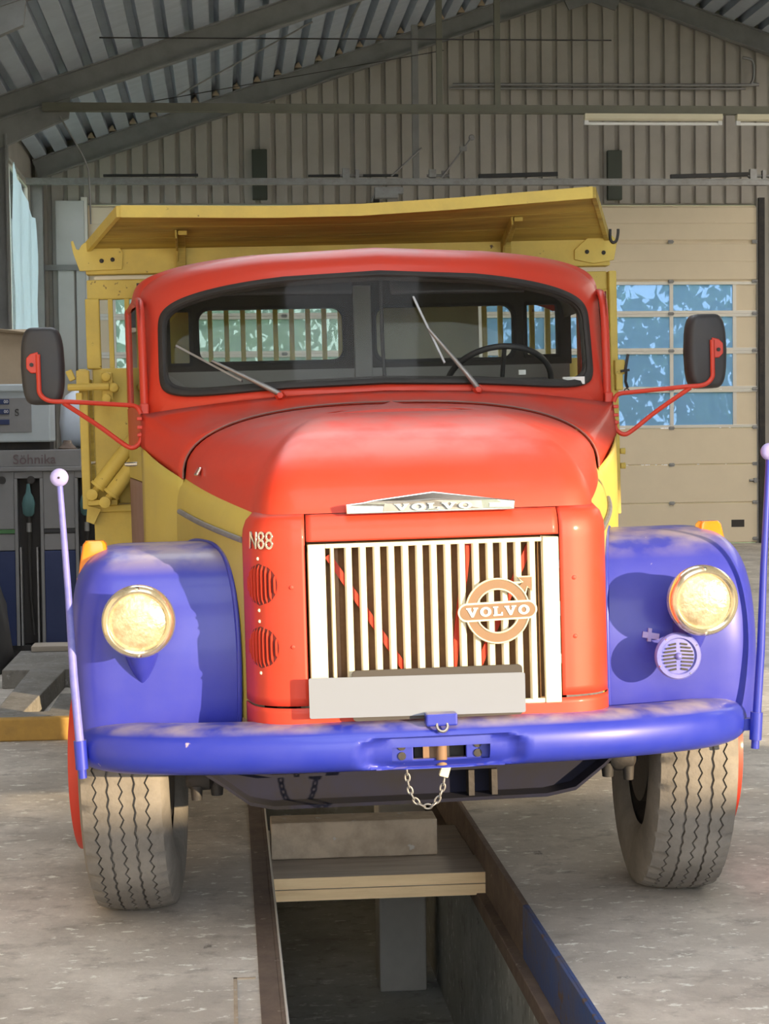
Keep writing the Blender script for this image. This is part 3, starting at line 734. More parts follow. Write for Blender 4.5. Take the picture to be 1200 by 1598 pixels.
MB().rings([ringw(.004, -.006), ringw(-.002, -.018), ringw(-.014, -.018), ringw(-.024, -.004), ringw(-.024, .012)]).build('windscreen_seal', BLACK, truck, smooth=50)
MB().rings([ringw(-.022, .01), ringw(-.030, .022), ringw(-.032, .06)]).build('windscreen_frame', DARKI, truck, smooth=50)
gw = []
for j in range(15):
    row = []
    for i in range(41):
        u = i / 20 - 1; x = .866 * u; lo, hi = wbot(x) + .018, 2.362 - .085 * (x / .885) ** 2 - .018
        # follow the rounded corners of the seal
        cut = .12 * max(0, abs(u) - .86) / .14; lo += cut * .9; hi -= cut * .9
        z = lerp(lo, hi, j / 14); row.append((x, yface(x, z) - .004, z))
    gw.append(row)
MB().rings(gw, closed_ring=False).build('windscreen', WSG, truck, smooth=60)
# roof
def roof_ring(y, kx, zt, zlow=2.30):
    out = []
    for k in range(49):
        a = math.pi * k / 48; c, s_ = math.cos(a), math.sin(a); x = -kx * math.copysign(abs(c) ** (2 / 8.0), c); q = abs(x) / kx
        z0 = 2.12; z = z0 + (zt - .075 * q * q - z0) * abs(s_) ** (2 / 8.0)
        out.append((x, y + .25 * (q ** 2.6) * max(0, 1 - (y - 1.6) / .5) if y < 2.1 else y, max(z, zlow)))
    return out
fr_ring = []
for k in range(49):
    a = math.pi - math.pi * k / 48
    c, s_ = math.cos(a), math.sin(a); kx = .966; x = kx * math.copysign(abs(c) ** (2 / 8.0), c); q = abs(x) / kx
    z = 2.12 + (2.473 - .075 * q * q - 2.12) * abs(s_) ** (2 / 8.0); fr_ring.append((x, yface(min(abs(x), .93), z) + .125, max(z, 2.27)))
RR = [fr_ring]
for y, kx, zt in ((1.86, .985, 2.487), (2.1, 1.005, 2.497), (2.35, 1.02, 2.497), (2.6, 1.025, 2.485), (2.70, 1.01, 2.45), (2.735, .97, 2.37)):
    RR.append(roof_ring(y, kx, zt, 2.27))
MB().rings(RR, closed_ring=False).build('roof', RED, truck, smooth=60)
m = MB(); lin = [[(p[0] * .96, p[1] + .02, p[2] - .035) for p in r] for r in RR[:-1]]; m.rings(lin, closed_ring=False); m.build('roof_lining', LINING, truck, smooth=60)
# doors
def door(s):
    xd = lambda y: .968 + (y - 1.67) * .094
    d = empty('cab_door', (0, 0, 0), parent=truck)
    def slab(name, y0, y1, z0, z1, m_, th=.035, o=0):
        MB().add([(s * (xd(y) + o - dx), y, z) for y in (y0, y1) for z in (z0, z1) for dx in (0, th)], [(0, 1, 3, 2), (4, 6, 7, 5), (0, 4, 5, 1), (2, 3, 7, 6), (0, 2, 6, 4), (1, 5, 7, 3)]).build(name, m_, d, bevel=.006)
    slab('door_top_band', 1.66, 2.62, 1.69, 1.86, RED); slab('door_panel', 1.66, 2.62, 1.545, 1.688, YEL); slab('door_lower', 1.66, 2.62, 1.0, 1.543, MAUVE)
    slab('window_post', 2.50, 2.62, 1.86, 2.30, RED, .03)
    MB().tube([(s * (xd(p.y) - .02), p.y, p.z) for p in smoothpts([(0, 1.70, 1.85), (0, 1.715, 2.05), (0, 1.735, 2.17), (0, 1.78, 2.25), (0, 1.88, 2.285), (0, 2.2, 2.295), (0, 2.58, 2.29)], 6)], .017, 10).build('window_frame', RED, d, smooth=60)
    slab('side_glass', 1.72, 2.5, 1.86, 2.28, CLEAR, .004, -.012)
    hy = 2.0; MB().tube([(s * (xd(hy) + .0), hy, 1.615), (s * (xd(hy) + .045), hy + .005, 1.615), (s * (xd(hy) + .05), hy + .06, 1.612), (s * (xd(hy) + .045), hy + .12, 1.61), (s * xd(hy), hy + .125, 1.61)], .008, 8).build('door_handle', CHROME, d, smooth=60)
mir(door)
# rear wall of the cab with three windows
YW = 2.66
def cell(x0, x1, z0, z1, wx0, wx1, wz0, wz1, r, m_, name='rear_wall'):
    inner = rrect(wx1 - wx0, wz1 - wz0, r, 6, ((wx0 + wx1) / 2, (wz0 + wz1) / 2)); outer_ = rrect(x1 - x0, z1 - z0, .001, 6, ((x0 + x1) / 2, (z0 + z1) / 2))
    o = MB().frame(outer_, inner, lambda p: (p[0], YW, p[1]), lambda p: (p[0], YW + .03, p[1])).build(name, m_, truck)
    i2 = rrect(wx1 - wx0 - .03, wz1 - wz0 - .03, max(.005, r - .01), 6, ((wx0 + wx1) / 2, (wz0 + wz1) / 2))
    MB().frame(inner, i2, lambda p: (p[0], YW - .012, p[1]), lambda p: (p[0], YW + .035, p[1])).build('window_rubber', BLACK, o)
    MB().prism(i2, lambda p: (p[0], YW + .012, p[1]), lambda p: (p[0], YW + .017, p[1])).build('rear_glass', CLEAR, o)
cell(-1.0, -.745, 2.02, 2.34, -.87, -.755, 2.045, 2.31, .012, DARKI); cell(-.745, -.012, 2.02, 2.34, -.737, -.048, 2.048, 2.315, .06, DARKI)
cell(.070, .765, 2.02, 2.34, .048 + .03, .748, 2.042, 2.312, .06, DARKI); cell(.765, 1.01, 2.02, 2.34, .785, .957, 2.05, 2.312, .012, DARKI)
MB().b2((-.012, YW - .02, 1.9), (.070, YW + .03, 2.40)).build('centre_post', GREYI, truck, bevel=.006)
MB().b2((-1.0, YW, 2.34), (1.0, YW + .03, 2.43)).build('rear_wall', DARKI, truck); MB().b2((-1.0, YW, 1.1), (1.0, YW + .03, 2.02)).build('rear_lining', GREYI, truck)
# dashboard, seats, wheel
m = MB().prism([(1.58, 1.55), (1.50, 1.80), (1.53, 1.853), (1.70, 1.86), (1.86, 1.80), (1.86, 1.55)], lambda p: (-.80, p[0] + .10, p[1] - .01), lambda p: (.80, p[0] + .10, p[1] - .01))
m.build('dashboard', DARKI, truck, bevel=.01)
for x in (-.5, .55):
    st = MB().b2((x - .26, 2.1, 1.40), (x + .26, 2.56, 1.52)); st.b2((x - .26, 2.48, 1.5), (x + .26, 2.6, 1.92)); st.build('seat', BLACKP, truck, bevel=.04, seg=3)
MB().b2((-.95, 1.7, 1.0), (.95, 2.66, 1.06)).build('cab_floor', IRON, truck)
ti = rad(42); swc = Vector((.545, 1.98, 1.915))
wpts = [swc + Vector((.225 * math.cos(a), -.225 * math.sin(a) * math.cos(ti), .225 * math.sin(a) * math.sin(ti))) for a in [2 * math.pi * k / 48 for k in range(48)]]
sw = MB().tube(wpts, .013, 10, closed=True).build('steering_wheel', BLACKP, truck, smooth=60)
hub = swc + Vector((0, -.05, -.045))
for a in (rad(-25), rad(205), rad(90)): MB().tube([hub, swc + Vector((.22 * math.cos(a), -.22 * math.sin(a) * math.cos(ti), .22 * math.sin(a) * math.sin(ti)))], .010, 8).build('spoke', BLACKP, sw, smooth=60)
MB().cyl(hub + Vector((0, .02, .02)), hub + Vector((0, -.30, -.27)), .03, 14).build('steering_column', BLACKP, sw, smooth=40)
m = MB().b2((.38, 1.72, 1.86), (.72, 1.80, 1.93)); m.build('instrument_hood', BLACKP, truck, bevel=.02, seg=3)
MB().b2((.60, 1.80, 1.945), (.63, 1.81, 1.965)).build('gauge_face', WHITE, truck)
for x0, x1, z in ((-.70, -.09, 2.325), (.06, .625, 2.318)):
    MB().box(((x0 + x1) / 2, 1.76, z), (x1 - x0, .02, .072), (rad(-18), 0, rad(1.5))).build('sun_visor', BLACKP, truck, bevel=.012, seg=3)
MB().tube([(.02, 1.70, 2.40), (.018, 1.68, 2.1), (.022, 1.64, 1.87)], .008, 8).build('windscreen_rod', BLACK, truck, smooth=60)
MB().b2((.745, 1.600, 1.895), (.835, 1.612, 1.925)).build('sticker', WHITE, truck)
MB().box((.05, 1.78, 1.885), (.09, .05, .05), (0, .7, .2)).build('paper_cone', WHITE, truck)
# wipers
def on_glass(x, z, o=.02): return Vector((x, yface(x, z) - o, z))
def wiper(piv, mid, b0, b1):
    wp = MB().tube([on_glass(*piv, .03), on_glass((piv[0] * .8 + mid[0] * .2), (piv[1] * .8 + mid[1] * .2), .045), on_glass(*mid, .035)], [.011, .010, .005], 8).build('wiper_arm', STEEL, truck, smooth=60)
    MB().lathe([(.002, -.026), (.012, -.024), (.017, -.005), (.022, .0), (.022, .03)], on_glass(piv[0], piv[1] - .006, .02), n=6).build('wiper_pivot', RED, wp, smooth=40)
    MB().beam(on_glass(*b0, .02), on_glass(*b1, .02), .008, .016, (0, 1, 0)).build('wiper_blade', STEEL, wp)
wiper((-.416, 1.880), (-.675, 2.02), (-.813, 2.087), (-.56, 1.935)); wiper((.364, 1.884), (.178, 2.125), (.128, 2.254), (.237, 1.986))
# mirrors
def mirror(s):
    c = (s * 1.340, 1.60, 2.016); o = []
    for k in range(64):
        a = 2 * math.pi * k / 64; ca, sa = math.cos(a), math.sin(a)
        z = .152 * math.copysign(abs(sa) ** (2 / 6), sa); x = (.084 - .014 * (z / .152) ** 2) * math.copysign(abs(ca) ** (2 / 6), ca); o.append((x, z))
    rg = [[(c[0] + p[0] * k, c[1] + d, c[2] + p[1] * (1 - (1 - k) * .5)) for p in o] for d, k in ((-.05, .72), (-.046, .86), (-.035, .95), (-.015, 1), (.03, 1), (.035, .97))]
    mo = MB().rings(rg, caps=True).build('mirror', BLACKP, truck, smooth=40)
    MB().prism([(p[0] * .9, p[1] * .92) for p in o], lambda p: (c[0] + p[0], c[1] + .034, c[2] + p[1]), lambda p: (c[0] + p[0], c[1] + .038, c[2] + p[1])).build('mirror_glass', CHROME, mo)
    bx = c[0] + s * .012
    br = MB().prism([(0, -.038), (0, .045), (.03, .038), (.047, .02), (.047, -.02), (.03, -.038)], lambda p: (bx + s * p[0], c[1] - .060, 2.025 + p[1]), lambda p: (bx + s * p[0], c[1] - .048, 2.025 + p[1]))
    br.build('mirror_bracket', RED, mo, bevel=.004)
    MB().cyl((bx + s * .026, c[1] - .066, 2.02), (bx + s * .026, c[1] - .058, 2.02), .008, 10).build('bracket_bolt', IRON, mo)
    y = c[1] - .062
    arm = smoothpts([(bx, y, 2.06), (bx, y, 1.95), (bx - s * .004, y, 1.905), (bx - s * .04, y, 1.878), (bx - s * .12, y + .01, 1.872), (s * 1.05, 1.62, 1.858), (s * .985, 1.645, 1.85), (s * .965, 1.65, 1.82)], 6)
    MB().tube(arm, .0095, 10).build('mirror_arm', RED, mo, smooth=60)
    br2 = smoothpts([(s * 1.26, y + .006, 1.868), (s * 1.13, 1.60, 1.775), (s * 1.035, 1.625, 1.70), (s * 1.0, 1.63, 1.685), (s * .972, 1.64, 1.705), (s * .965, 1.65, 1.745)], 6)
    MB().tube(br2, .0095, 10).build('mirror_brace', RED, mo, smooth=60)
mir(mirror)

# ---- front fenders
FP = smoothpts([(0, .43, .68), (0, .405, .765), (0, .39, .88), (0, .385, 1.0), (0, .40, 1.12), (0, .44, 1.225), (0, .52, 1.305), (0, .65, 1.342), (0, .82, 1.348), (0, 1.0, 1.333), (0, 1.18, 1.28), (0, 1.34, 1.18), (0, 1.46, 1.01), (0, 1.53, .82), (0, 1.55, .62)], 5)
FC = Vector((0, 1.0, .60))
def fender(s):
    rows = []
    for p in FP:
        xi = interp(p.y, [.38, .8, 1.2, 1.6], [.618, .725, .83, .90]); row = []
        row.append((s * xi, FC.y + (p.y - FC.y) * .93, FC.z + (p.z - FC.z) * .93)); row.append((s * xi, p.y, p.z))
        row += [(s * lerp(xi, 1.005, u), p.y, p.z) for u in (.04, .08, .3, .55, .8)]
        for k in range(0, 17):
            a = rad(90 * k / 16); q = FC + (p - FC) * (1 - .28 * (1 - math.cos(a) ** .8)); row.append((s * (1.005 + .175 * math.sin(a) ** .8), q.y, q.z))
        q = FC + (p - FC) * .68; row.append((s * 1.178, q.y, q.z))
        rows.append(row)
    fo = MB().rings(rows, closed_ring=False).build('fender', BLUE, truck, smooth=45, solid=-.006)
    # rolled bead along the inner edge
    MB().tube([(s * (interp(p.y, [.38, .8, 1.2, 1.6], [.618, .725, .83, .90]) + .004), p.y - .002, p.z + .003) for p in FP[:53]], .009, 8).build('fender_bead', BLUE, fo, smooth=60)
    # turn signal on the outer shoulder
    ic = Vector((-1.105 if s < 0 else 1.075, .70, 1.285))
    tm = MB()
    for k, (w_, h_, z) in enumerate(()): pass
    rg = [[(ic.x + p[0], ic.y + p[1], ic.z + z) for p in rrect(w_, d, .012, 4)] for z, w_, d in ((-.05, .115, .10), (.0, .105, .092), (.075, .078, .074), (.086, .06, .06))]
    tm.rings(rg, caps=True); to = tm.build('turn_signal', AMBER, truck, smooth=40)
    MB().rings([[(ic.x + p[0], ic.y + p[1], ic.z + z) for p in rrect(.125, .11, .012, 4)] for z in (-.075, -.04)], caps=True).build('signal_base', AMBER if s < 0 else BLACKP, to)
mir(fender)
# headlamps
def headlamp(s):
    c = Vector((-.944 if s < 0 else .910, 0, 1.134))
    hb = MB().lathe([(.108, .235), (.104, .27), (.088, .33), (.06, .39), (.03, .43)], c, n=40).build('headlamp', BLUE, truck, smooth=40)
    MB().lathe([(.1165, .24), (.1185, .225), (.117, .205), (.110, .190), (.100, .184), (.092, .188), (.088, .198)], c, n=48, cap=False).build('lamp_rim', RIMC, hb, smooth=50)
    MB().lathe([(.0905, .198), (.082, .192), (.065, .186), (.04, .1825), (.02, .181), (.002, .1805)], c, n=48).build('lamp_lens', LENS, hb, smooth=60)
    MB().lathe([(.004, -.004), (.008, .0), (.009, .006)], c + Vector((0, .188, .106)), n=8).build('rim_screw', CHROME, hb)
    MB().lathe([(.004, -.004), (.008, .0), (.009, .006)], c + Vector((0, .188, -.106)), n=8).build('rim_screw', CHROME, hb)
    # teardrop pod below the lamp
    rg = []
    for k in range(11):
        t = k / 10; z = 1.045 - .145 * t; w_ = .06 * max(.04, 1 - t ** 1.9); d = .085 * max(.04, 1 - t ** 1.9)
        rg.append([(c.x + w_ * math.cos(a), .40 - .02 * (1 - t) + d * math.sin(a) * (1 if math.sin(a) < 0 else .3), z) for a in [2 * math.pi * q / 20 for q in range(20)]])
    MB().rings(rg, caps=True).build('lamp_pod', BLUE, hb, smooth=60)
mir(headlamp)
# horn
hc = Vector((.832, 0, .948))
horn = MB().lathe([(.03, .36), (.05, .30), (.062, .27), (.078, .262), (.079, .25), (.074, .243), (.062, .242), (.058, .25), (.03, .246), (.002, .245)], hc, n=40).build('horn', FADED, truck, smooth=40)
for k in range(8):
    z = -.042 + .012 * k; L2 = math.sqrt(max(0, .052 ** 2 - z * z))
    for sg in (-1, 1): MB().beam(hc + Vector((sg * .008, .245, z)), hc + Vector((sg * L2, .246, z - .004)), .004, .006, (0, 0, 1)).build('horn_slot', IRON, horn)
MB().lathe([(.003, -.012), (.011, -.006), (.013, .004)], hc + Vector((0, .245, 0)), n=14).build('horn_boss', FADED, horn, smooth=50)
for a in (.5, 2.2, 3.6, 5.3): MB().lathe([(.002, -.003), (.004, 0)], hc + Vector((.070 * math.cos(a), .243, .070 * math.sin(a))), n=8).build('horn_screw', CHROME, horn)
m = MB().beam((.800, .372, 1.0), (.745, .378, 1.01), .012, .02); m.beam((.770, .374, 1.03), (.765, .374, .985), .012, .012, (0, 1, 0)); m.build('horn_bracket', LILAC, horn)
# corner marker rods
def rod(s):
    a, b = (Vector((-1.150, .36, .66)), Vector((-1.190, .36, 1.600))) if s < 0 else (Vector((1.128, .36, .655)), Vector((1.192, .36, 1.618)))
    d = b - a
    r = MB().tube([a, a.lerp(b, .3) + Vector((s * .004, 0, 0)), a.lerp(b, .6), b - d.normalized() * .02], [.015, .014, .0115, .010], 10).build('marker_rod', FADED if s < 0 else BLUED, truck, smooth=60)
    MB().lathe([(.004, -.018), (.016, -.016), (.028, -.010), (.030, 0), (.027, .011), (.014, .018), (.002, .019)], b, n=24).build('rod_knob', LILAC, r, smooth=60)
    MB().lathe([(.001, -.003), (.004, -.002), (.004, .002)], b + Vector((0, -.018, 0)), n=8).build('knob_screw', IRON, r)
    so = MB().cyl(a - d.normalized() * .02, a + d.normalized() * .075, .021, 14); so.cyl(a - d.normalized() * .05, a, .014, 12); so.box(a + Vector((-s * .04, .03, .03)), (.08, .03, .04)); so.build('rod_socket', BLUED, r, smooth=40)
mir(rod)

# ---- wheels
def tyre_mesh(grooves=True, seg=264):
    R_ = .525; col = []
    def crown(x): return R_ - .016 * (abs(x) / .135) ** 2.4
    prof = [(-.112, .292, 0, 0), (-.135, .315, 0, 0), (-.150, .36, 0, 0), (-.153, .42, 0, 0), (-.148, .465, 0, 0), (-.140, .492, 0, 0), (-.134, crown(.134) - .002, 0, 0)]
    gx = [-.088, -.044, 0, .044, .088]; x = -.134
    for i, g0 in enumerate(gx):
        hw = .0032 if i % 2 == 0 else .0042; amp = .0062 if i % 2 == 0 else .003
        for dx, dep in ((-hw, 0), (-hw * .8, .013), (hw * .8, .013), (hw, 0)): prof.append((g0 + dx, crown(g0) - dep, amp, i))
        if i < 4: prof.append((g0 + .022, crown(g0 + .022), 0, 0))
    prof += [(-a, b, 0, 0) for a, b, _, _ in reversed(prof[:7])]
    rings = []
    for k in range(seg):
        a = 2 * math.pi * k / seg; tri = abs((k % 4) - 2) - 1
        rg = []
        for j, (px, r, amp, i) in enumerate(prof):
            px2 = px + amp * tri * (1 if i % 2 == 0 else -1)
            if j in (6, len(prof) - 7) and k % 8 < 2: r -= .008
            rg.append((px2, r * math.cos(a), r * math.sin(a)))
        rings.append(rg)
    return MB().rings(rings, closed_ring=False, closed_path=True).mesh('tyre')
TM = tyre_mesh(); fix_normals(TM); TM.materials.append(TYRE)
for p in TM.polygons: p.use_smooth = True
TM.set_sharp_from_angle(angle=rad(30))
RIMM = MB().lathe([(.300, -.115), (.312, -.112), (.30, -.10), (.285, -.08), (.27, .0), (.275, .06), (.295, .10), (.312, .112), (.30, .118)], (0, 0, 0), 'X', 40, False)
RIMM.lathe([(.27, -.02), (.21, -.045), (.17, -.05), (.02, -.05)], (0, 0, 0), 'X', 40); RIMM.lathe([(.272, .05), (.22, .075), (.12, .08), (.02, .08)], (0, 0, 0), 'X', 40)
RIMm = RIMM.mesh('rim'); fix_normals(RIMm)
RIMm.materials.append(IRON)
for p in RIMm.polygons: p.use_smooth = True
RIMm.set_sharp_from_angle(angle=rad(40))
def wheel(s, x, y, steer, camber, hub=True, toe=0):
    zc = .520 - x * math.tan(TROLL)
    w_ = empty('front_wheel' if hub else 'rear_wheel', (x, y, zc), (0, TROLL + camber * s, steer), parent=truck)
    share('tyre', TM, w_); share('rim', RIMm, w_, scale=(1, 1, 1) if s > 0 else (-1, 1, 1))
    if hub:
        h = MB().lathe([(.305, s * .105), (.31, s * .17), (.300, s * .205), (.285, s * .208), (.27, s * .18), (.16, s * .12), (.15, s * .20), (.11, s * .215), (.05, s * .22), (.002, s * .22)], (0, 0, 0), 'X', 40)
        h.build('hub', RED, w_, smooth=40)
        for k in range(10):
            a = 2 * math.pi * k / 10; MB().cyl((s * .12, .2 * math.cos(a), .2 * math.sin(a)), (s * .155, .2 * math.cos(a), .2 * math.sin(a)), .012, 6).build('wheel_nut', STEEL, w_)
        MB().lathe([(.205, -s * .12), (.205, -s * .02)], (0, 0, 0), 'X', 32).build('brake_drum', IRON, w_, smooth=40)
for s in (-1, 1):
    wheel(s, s * 1.0, 1.0, rad(-3.8), rad(1.6))
    wheel(s, s * .84, 5.35, 0, 0, False); wheel(s, s * 1.16, 5.35, 0, 0, False)
# ---- axle, springs, frame
ax = MB()
sec = [(-.055, 0), (.055, 0), (.055, .018), (.012, .026), (.012, .082), (.055, .09), (.055, .108), (-.055, .108), (-.055, .09), (-.012, .082), (-.012, .026), (-.055, .018)]
pth = [(-.80, .55), (-.72, .52), (-.62, .43), (-.52, .40), (0, .40), (.52, .40), (.62, .43), (.72, .52), (.80, .55)]
ax.rings([[(px, .98 + q[0], pz + q[1]) for q in sec] for px, pz in pth], caps=True); ax.build('front_axle', IRON, truck, smooth=30)
cb = MB(); pth = [(-.78, .60), (-.70, .545), (-.60, .47), (-.52, .452), (0, .45), (.42, .452), (.52, .47), (.62, .545), (.68, .60)]
cb.rings([[(px, .52 + dy, pz + dz) for dy, dz in ((-.06, .0), (.05, .0), (.05, .115), (-.04, .115), (-.04, .105), (.02, .10), (.02, .016), (-.06, .012))] for px, pz in pth], caps=True)
cb.build('front_crossmember', mat('oily_blue_steel', (.004, .005, .022), .8, 0, var=(.009, .008, .008), vscale=7, vamt=.9), truck, smooth=30)
for x in (.16, .24): MB().b2((x - .010, .475, .465), (x + .010, .54, .553)).build('crossmember_rib', IRON, truck)
for s in (-1, 1):
    m = MB().lathe([(.03, -.05), (.045, -.03), (.045, .03), (.02, .05)], (s * .745 - .02, .62, .545), 'X', 14); m.lathe([(.02, -.03), (.025, .02)], (s * .69 - .02, .62, .51), 'Z', 12); m.lathe([(.018, -.03), (.022, .02)], (s * .76 - .02, .6, .50), 'Z', 12)
    m.build('steering_joint', IRON, truck, smooth=40)
    m = MB(); P = [(s * .47, y, .53 + .10 * ((y - .98) / .55) ** 2) for y in [.43 + .11 * k for k in range(11)]]
    for k in range(5): m.rings([[(p[0] + dx, p[1], p[2] + .016 * k + dz) for dx, dz in ((-.04, 0), (.04, 0), (.04, .013), (-.04, .013))] for p in P[k // 2:len(P) - k // 2]], caps=True)
    m.build('leaf_spring', IRON, truck)
    m = MB().b2((s * .42 - .04, .32, .66), (s * .42 + .04, 8.0, .68)); m.b2((s * .42 - .04, .32, .90), (s * .42 + .04, 8.0, .92)); m.b2((s * .46 - .006, .32, .66), (s * .46 + .006, 8.0, .92)); m.build('frame_rail', IRON, truck)
m = MB().b2((-.30, .5, .62), (.30, 1.9, 1.25)); m.b2((-.2, .6, .52), (.2, 1.4, .64)); m.cyl((0, 1.9, .85), (0, 5.2, .7), .05, 12); m.build('engine', IRON, truck, bevel=.03)
m = MB().cyl((-1.0, 5.35, .52), (1.0, 5.35, .52), .09, 14); m.lathe([(.08, -.2), (.2, -.1), (.2, .1), (.08, .2)], (0, 5.35, .55), 'Y', 20); m.build('rear_axle', IRON, truck, smooth=40)
MB().b2((-.42, .34, .70), (.42, .42, .80)).build('front_beam', IRON, truck)
m = MB().b2((-.98, 1.7, .78), (.98, 2.6, .84)); m.build('cab_sill', IRON, truck)

# ---- dump bed
YH = 2.82
def bed(name, lo, hi, m_=None, bevel=.006, parent=None): return MB().b2(lo, hi).build(name, m_ or YELB, parent or truck, bevel=bevel)
bed('headboard_beam', (-1.235, YH - .03, 2.485), (1.235, YH + .05, 2.615))
bed('headboard_strip', (-1.20, YH + .0, 2.462), (-.60, YH + .02, 2.478), CREAM, .002); bed('headboard_panel', (-1.235, YH, 2.372), (1.225, YH + .05, 2.462))
bed('headboard_panel', (-1.222, YH, 1.42), (1.235, YH + .05, 2.052)); bed('headboard_post', (-1.245, YH - .01, 2.05), (-1.18, YH + .05, 2.375)); bed('headboard_post', (1.16, YH - .01, 2.05), (1.225, YH + .05, 2.375))
bed('headboard_post', (-1.285, YH - .04, 1.40), (-1.245, YH + .06, 2.05)); bed('headboard_post', (1.225, YH - .04, 1.30), (1.262, YH + .06, 2.46))
hb = bed('headboard_panel', (.01, YH, 2.05), (.60, YH + .05, 2.375), mat('beige_board', (.40, .34, .22), .7, var=(.3, .26, .17), vscale=5, stretch=(3, 1, .4)))
bed('headboard_panel', (-.905, YH, 2.05), (-.752, YH + .05, 2.375))
x = -1.13
while x < 1.16:
    if not (-.02 < x < .61) and not (-.90 < x < -.75): bed('headboard_bar', (x - .011, YH + .005, 2.05), (x + .011, YH + .035, 2.375), bevel=.003)
    x += .0765
bed('lower_sill', (-1.262, YH - .05, 1.385), (1.25, YH + .06, 1.418)); bed('lower_skirt', (-1.235, YH - .02, 1.215), (1.22, YH + .04, 1.388))
MB().prism([(-1.262, 1.418), (-1.20, 1.40), (-1.235, 1.33), (-1.27, 1.345)], lambda p: (p[0], YH - .06, p[1]), lambda p: (p[0], YH - .03, p[1])).build('sill_lip', YELB, truck)
for i in range(2):
    a, b = Vector((-1.235 + .06 * i, YH - .10 - .05 * i, 1.47 - .035 * i)), Vector((-1.02 + .06 * i, YH - .10 - .05 * i, 1.735 - .035 * i)); d = (b - a)
    cy = MB().cyl(a + d * .14, b, .036, 16).build('hydraulic_cylinder', YELB, truck, smooth=40)
    MB().cyl(a, a + d * .2, .016, 12).build('cylinder_rod', YELB, cy, smooth=40); MB().cyl(a + d * .12, a + d * .16, .041, 16).build('cylinder_collar', YELB, cy, smooth=40)
    MB().lathe([(.012, -.04), (.026, -.035), (.026, .035), (.012, .04)], a, 'Y', 14).build('cylinder_eye', YELB, cy, smooth=40)
MB().b2((-1.255, YH - .12, 1.42), (-1.12, YH - .0, 1.445)).build('cylinder_bracket', YELB, truck, bevel=.004)
def latch(s, x):
    m = MB().box((x, YH - .06, 2.005), (.06, .05, .075)); m.box((x + s * .055, YH - .07, 2.02), (.03, .04, .05), (0, s * .4, 0)); m.cyl((x + s * .07, YH - .08, 1.965), (x - s * .12, YH - .08, 1.965), .017, 10)
    for dx, dz in ((-.105, .045), (-.14, -.005), (-.105, -.055)): m.lathe([(.005, -.06), (.022, -.055), (.024, -.02)], (x + s * dx, YH - .03, 1.965 + dz), 'Y', 12)
    m.box((x - s * .11, YH - .05, 1.965), (.05, .03, .13)); m.box((x + s * .02, YH - .06, 1.915), (.03, .03, .05)); m.build('side_latch', YELB, truck, bevel=.005)
latch(-1, -1.262)
m = MB().box((1.262, YH - .05, 2.0), (.05, .05, .07)); m.box((1.258, YH - .05, 1.93), (.035, .05, .08)); m.build('side_latch', YELB, truck, bevel=.006)
m = MB().beam((1.285, YH - .08, 1.985), (1.30, YH - .08, 2.06), .012, .012); m.beam((1.262, YH - .08, 1.98), (1.305, YH - .08, 1.985), .012, .012); m.tube([(1.29, YH - .08, 1.985), (1.285, YH - .08, 1.93), (1.295, YH - .08, 1.90)], .007, 6); m.build('latch_hook', IRON, truck)
m = MB().tube([(1.29 + .012 * math.cos(a), YH - .08, 1.885 + .012 * math.sin(a)) for a in [i * math.pi / 6 for i in range(12)]], .003, 6, closed=True); m.build('latch_ring', IRON, truck)
for z in (1.60, 1.53): MB().lathe([(.004, -.012), (.014, -.01), (.016, .012)], (1.275, YH - .03, z), 'X', 10).build('side_hinge', YELB, truck)
# end plates with hooks
MB().prism([(-1.235, 2.50), (-1.262, 2.50), (-1.288, 2.58), (-1.298, 2.635), (-1.288, 2.64), (-1.274, 2.60), (-1.262, 2.597), (-1.25, 2.618), (-1.235, 2.63), (-1.09, 2.625), (-1.062, 2.585), (-1.068, 2.505)],
           lambda p: (p[0], YH - .045, p[1]), lambda p: (p[0], YH - .028, p[1])).build('end_plate', YELB, truck, bevel=.002)
MB().prism([(1.06, 2.515), (1.06, 2.56), (1.13, 2.62), (1.24, 2.628), (1.268, 2.60), (1.25, 2.51), (1.15, 2.495)], lambda p: (p[0], YH - .045, p[1]), lambda p: (p[0], YH - .028, p[1])).build('end_plate', YELB, truck, bevel=.002)
MB().tube(smoothpts([(1.233, YH - .05, 2.655), (1.233, YH - .05, 2.61), (1.245, YH - .05, 2.592), (1.262, YH - .05, 2.60), (1.27, YH - .05, 2.63), (1.272, YH - .05, 2.655)], 5), .007, 8).build('plate_hook', IRON, truck, smooth=60)
for x in (-1.11, -1.16, 1.12, 1.20): MB().lathe([(.003, -.008), (.01, -.005), (.011, .004)], (x, YH - .045, 2.545 if abs(x) > 1.15 else 2.55), 'Y', 10).build('plate_bolt', IRON, truck)
# spill board over the cab
def cz(x): return interp(x, [-1.05, -.4, .0, .4, 1.05], [2.700, 2.688, 2.692, 2.712, 2.756])
def brd(u, t, th=0):                     # u -1..1 across, t 0 rear .. 1 front edge
    x = u * lerp(1.215, 1.045, t); zr_ = interp(x, [-1.2, 1.2], [2.596, 2.606]); return Vector((x, lerp(YH - .02, 2.32, t), lerp(zr_, cz(x), t) + th))
nb = 3
for k in range(nb):
    a, b = k / nb + .006, (k + 1) / nb - .006; th = .028 + .004 * (k % 2)
    rg = [[brd(u, a), brd(u, b), brd(u, b, th), brd(u, a, th)] for u in [i / 12 - 1 for i in range(25)]]
    MB().rings(rg, caps=True).build('spill_board', WOODY, truck)
rg = [[brd(u, 1, -.016), brd(u, 1, .036), brd(u, 1, .036) + Vector((0, -.022, .0)), brd(u, 1, -.016) + Vector((0, -.022, 0))] for u in [i / 12 - 1 for i in range(25)]]
MB().rings(rg, caps=True).build('board_edge', YELB, truck)
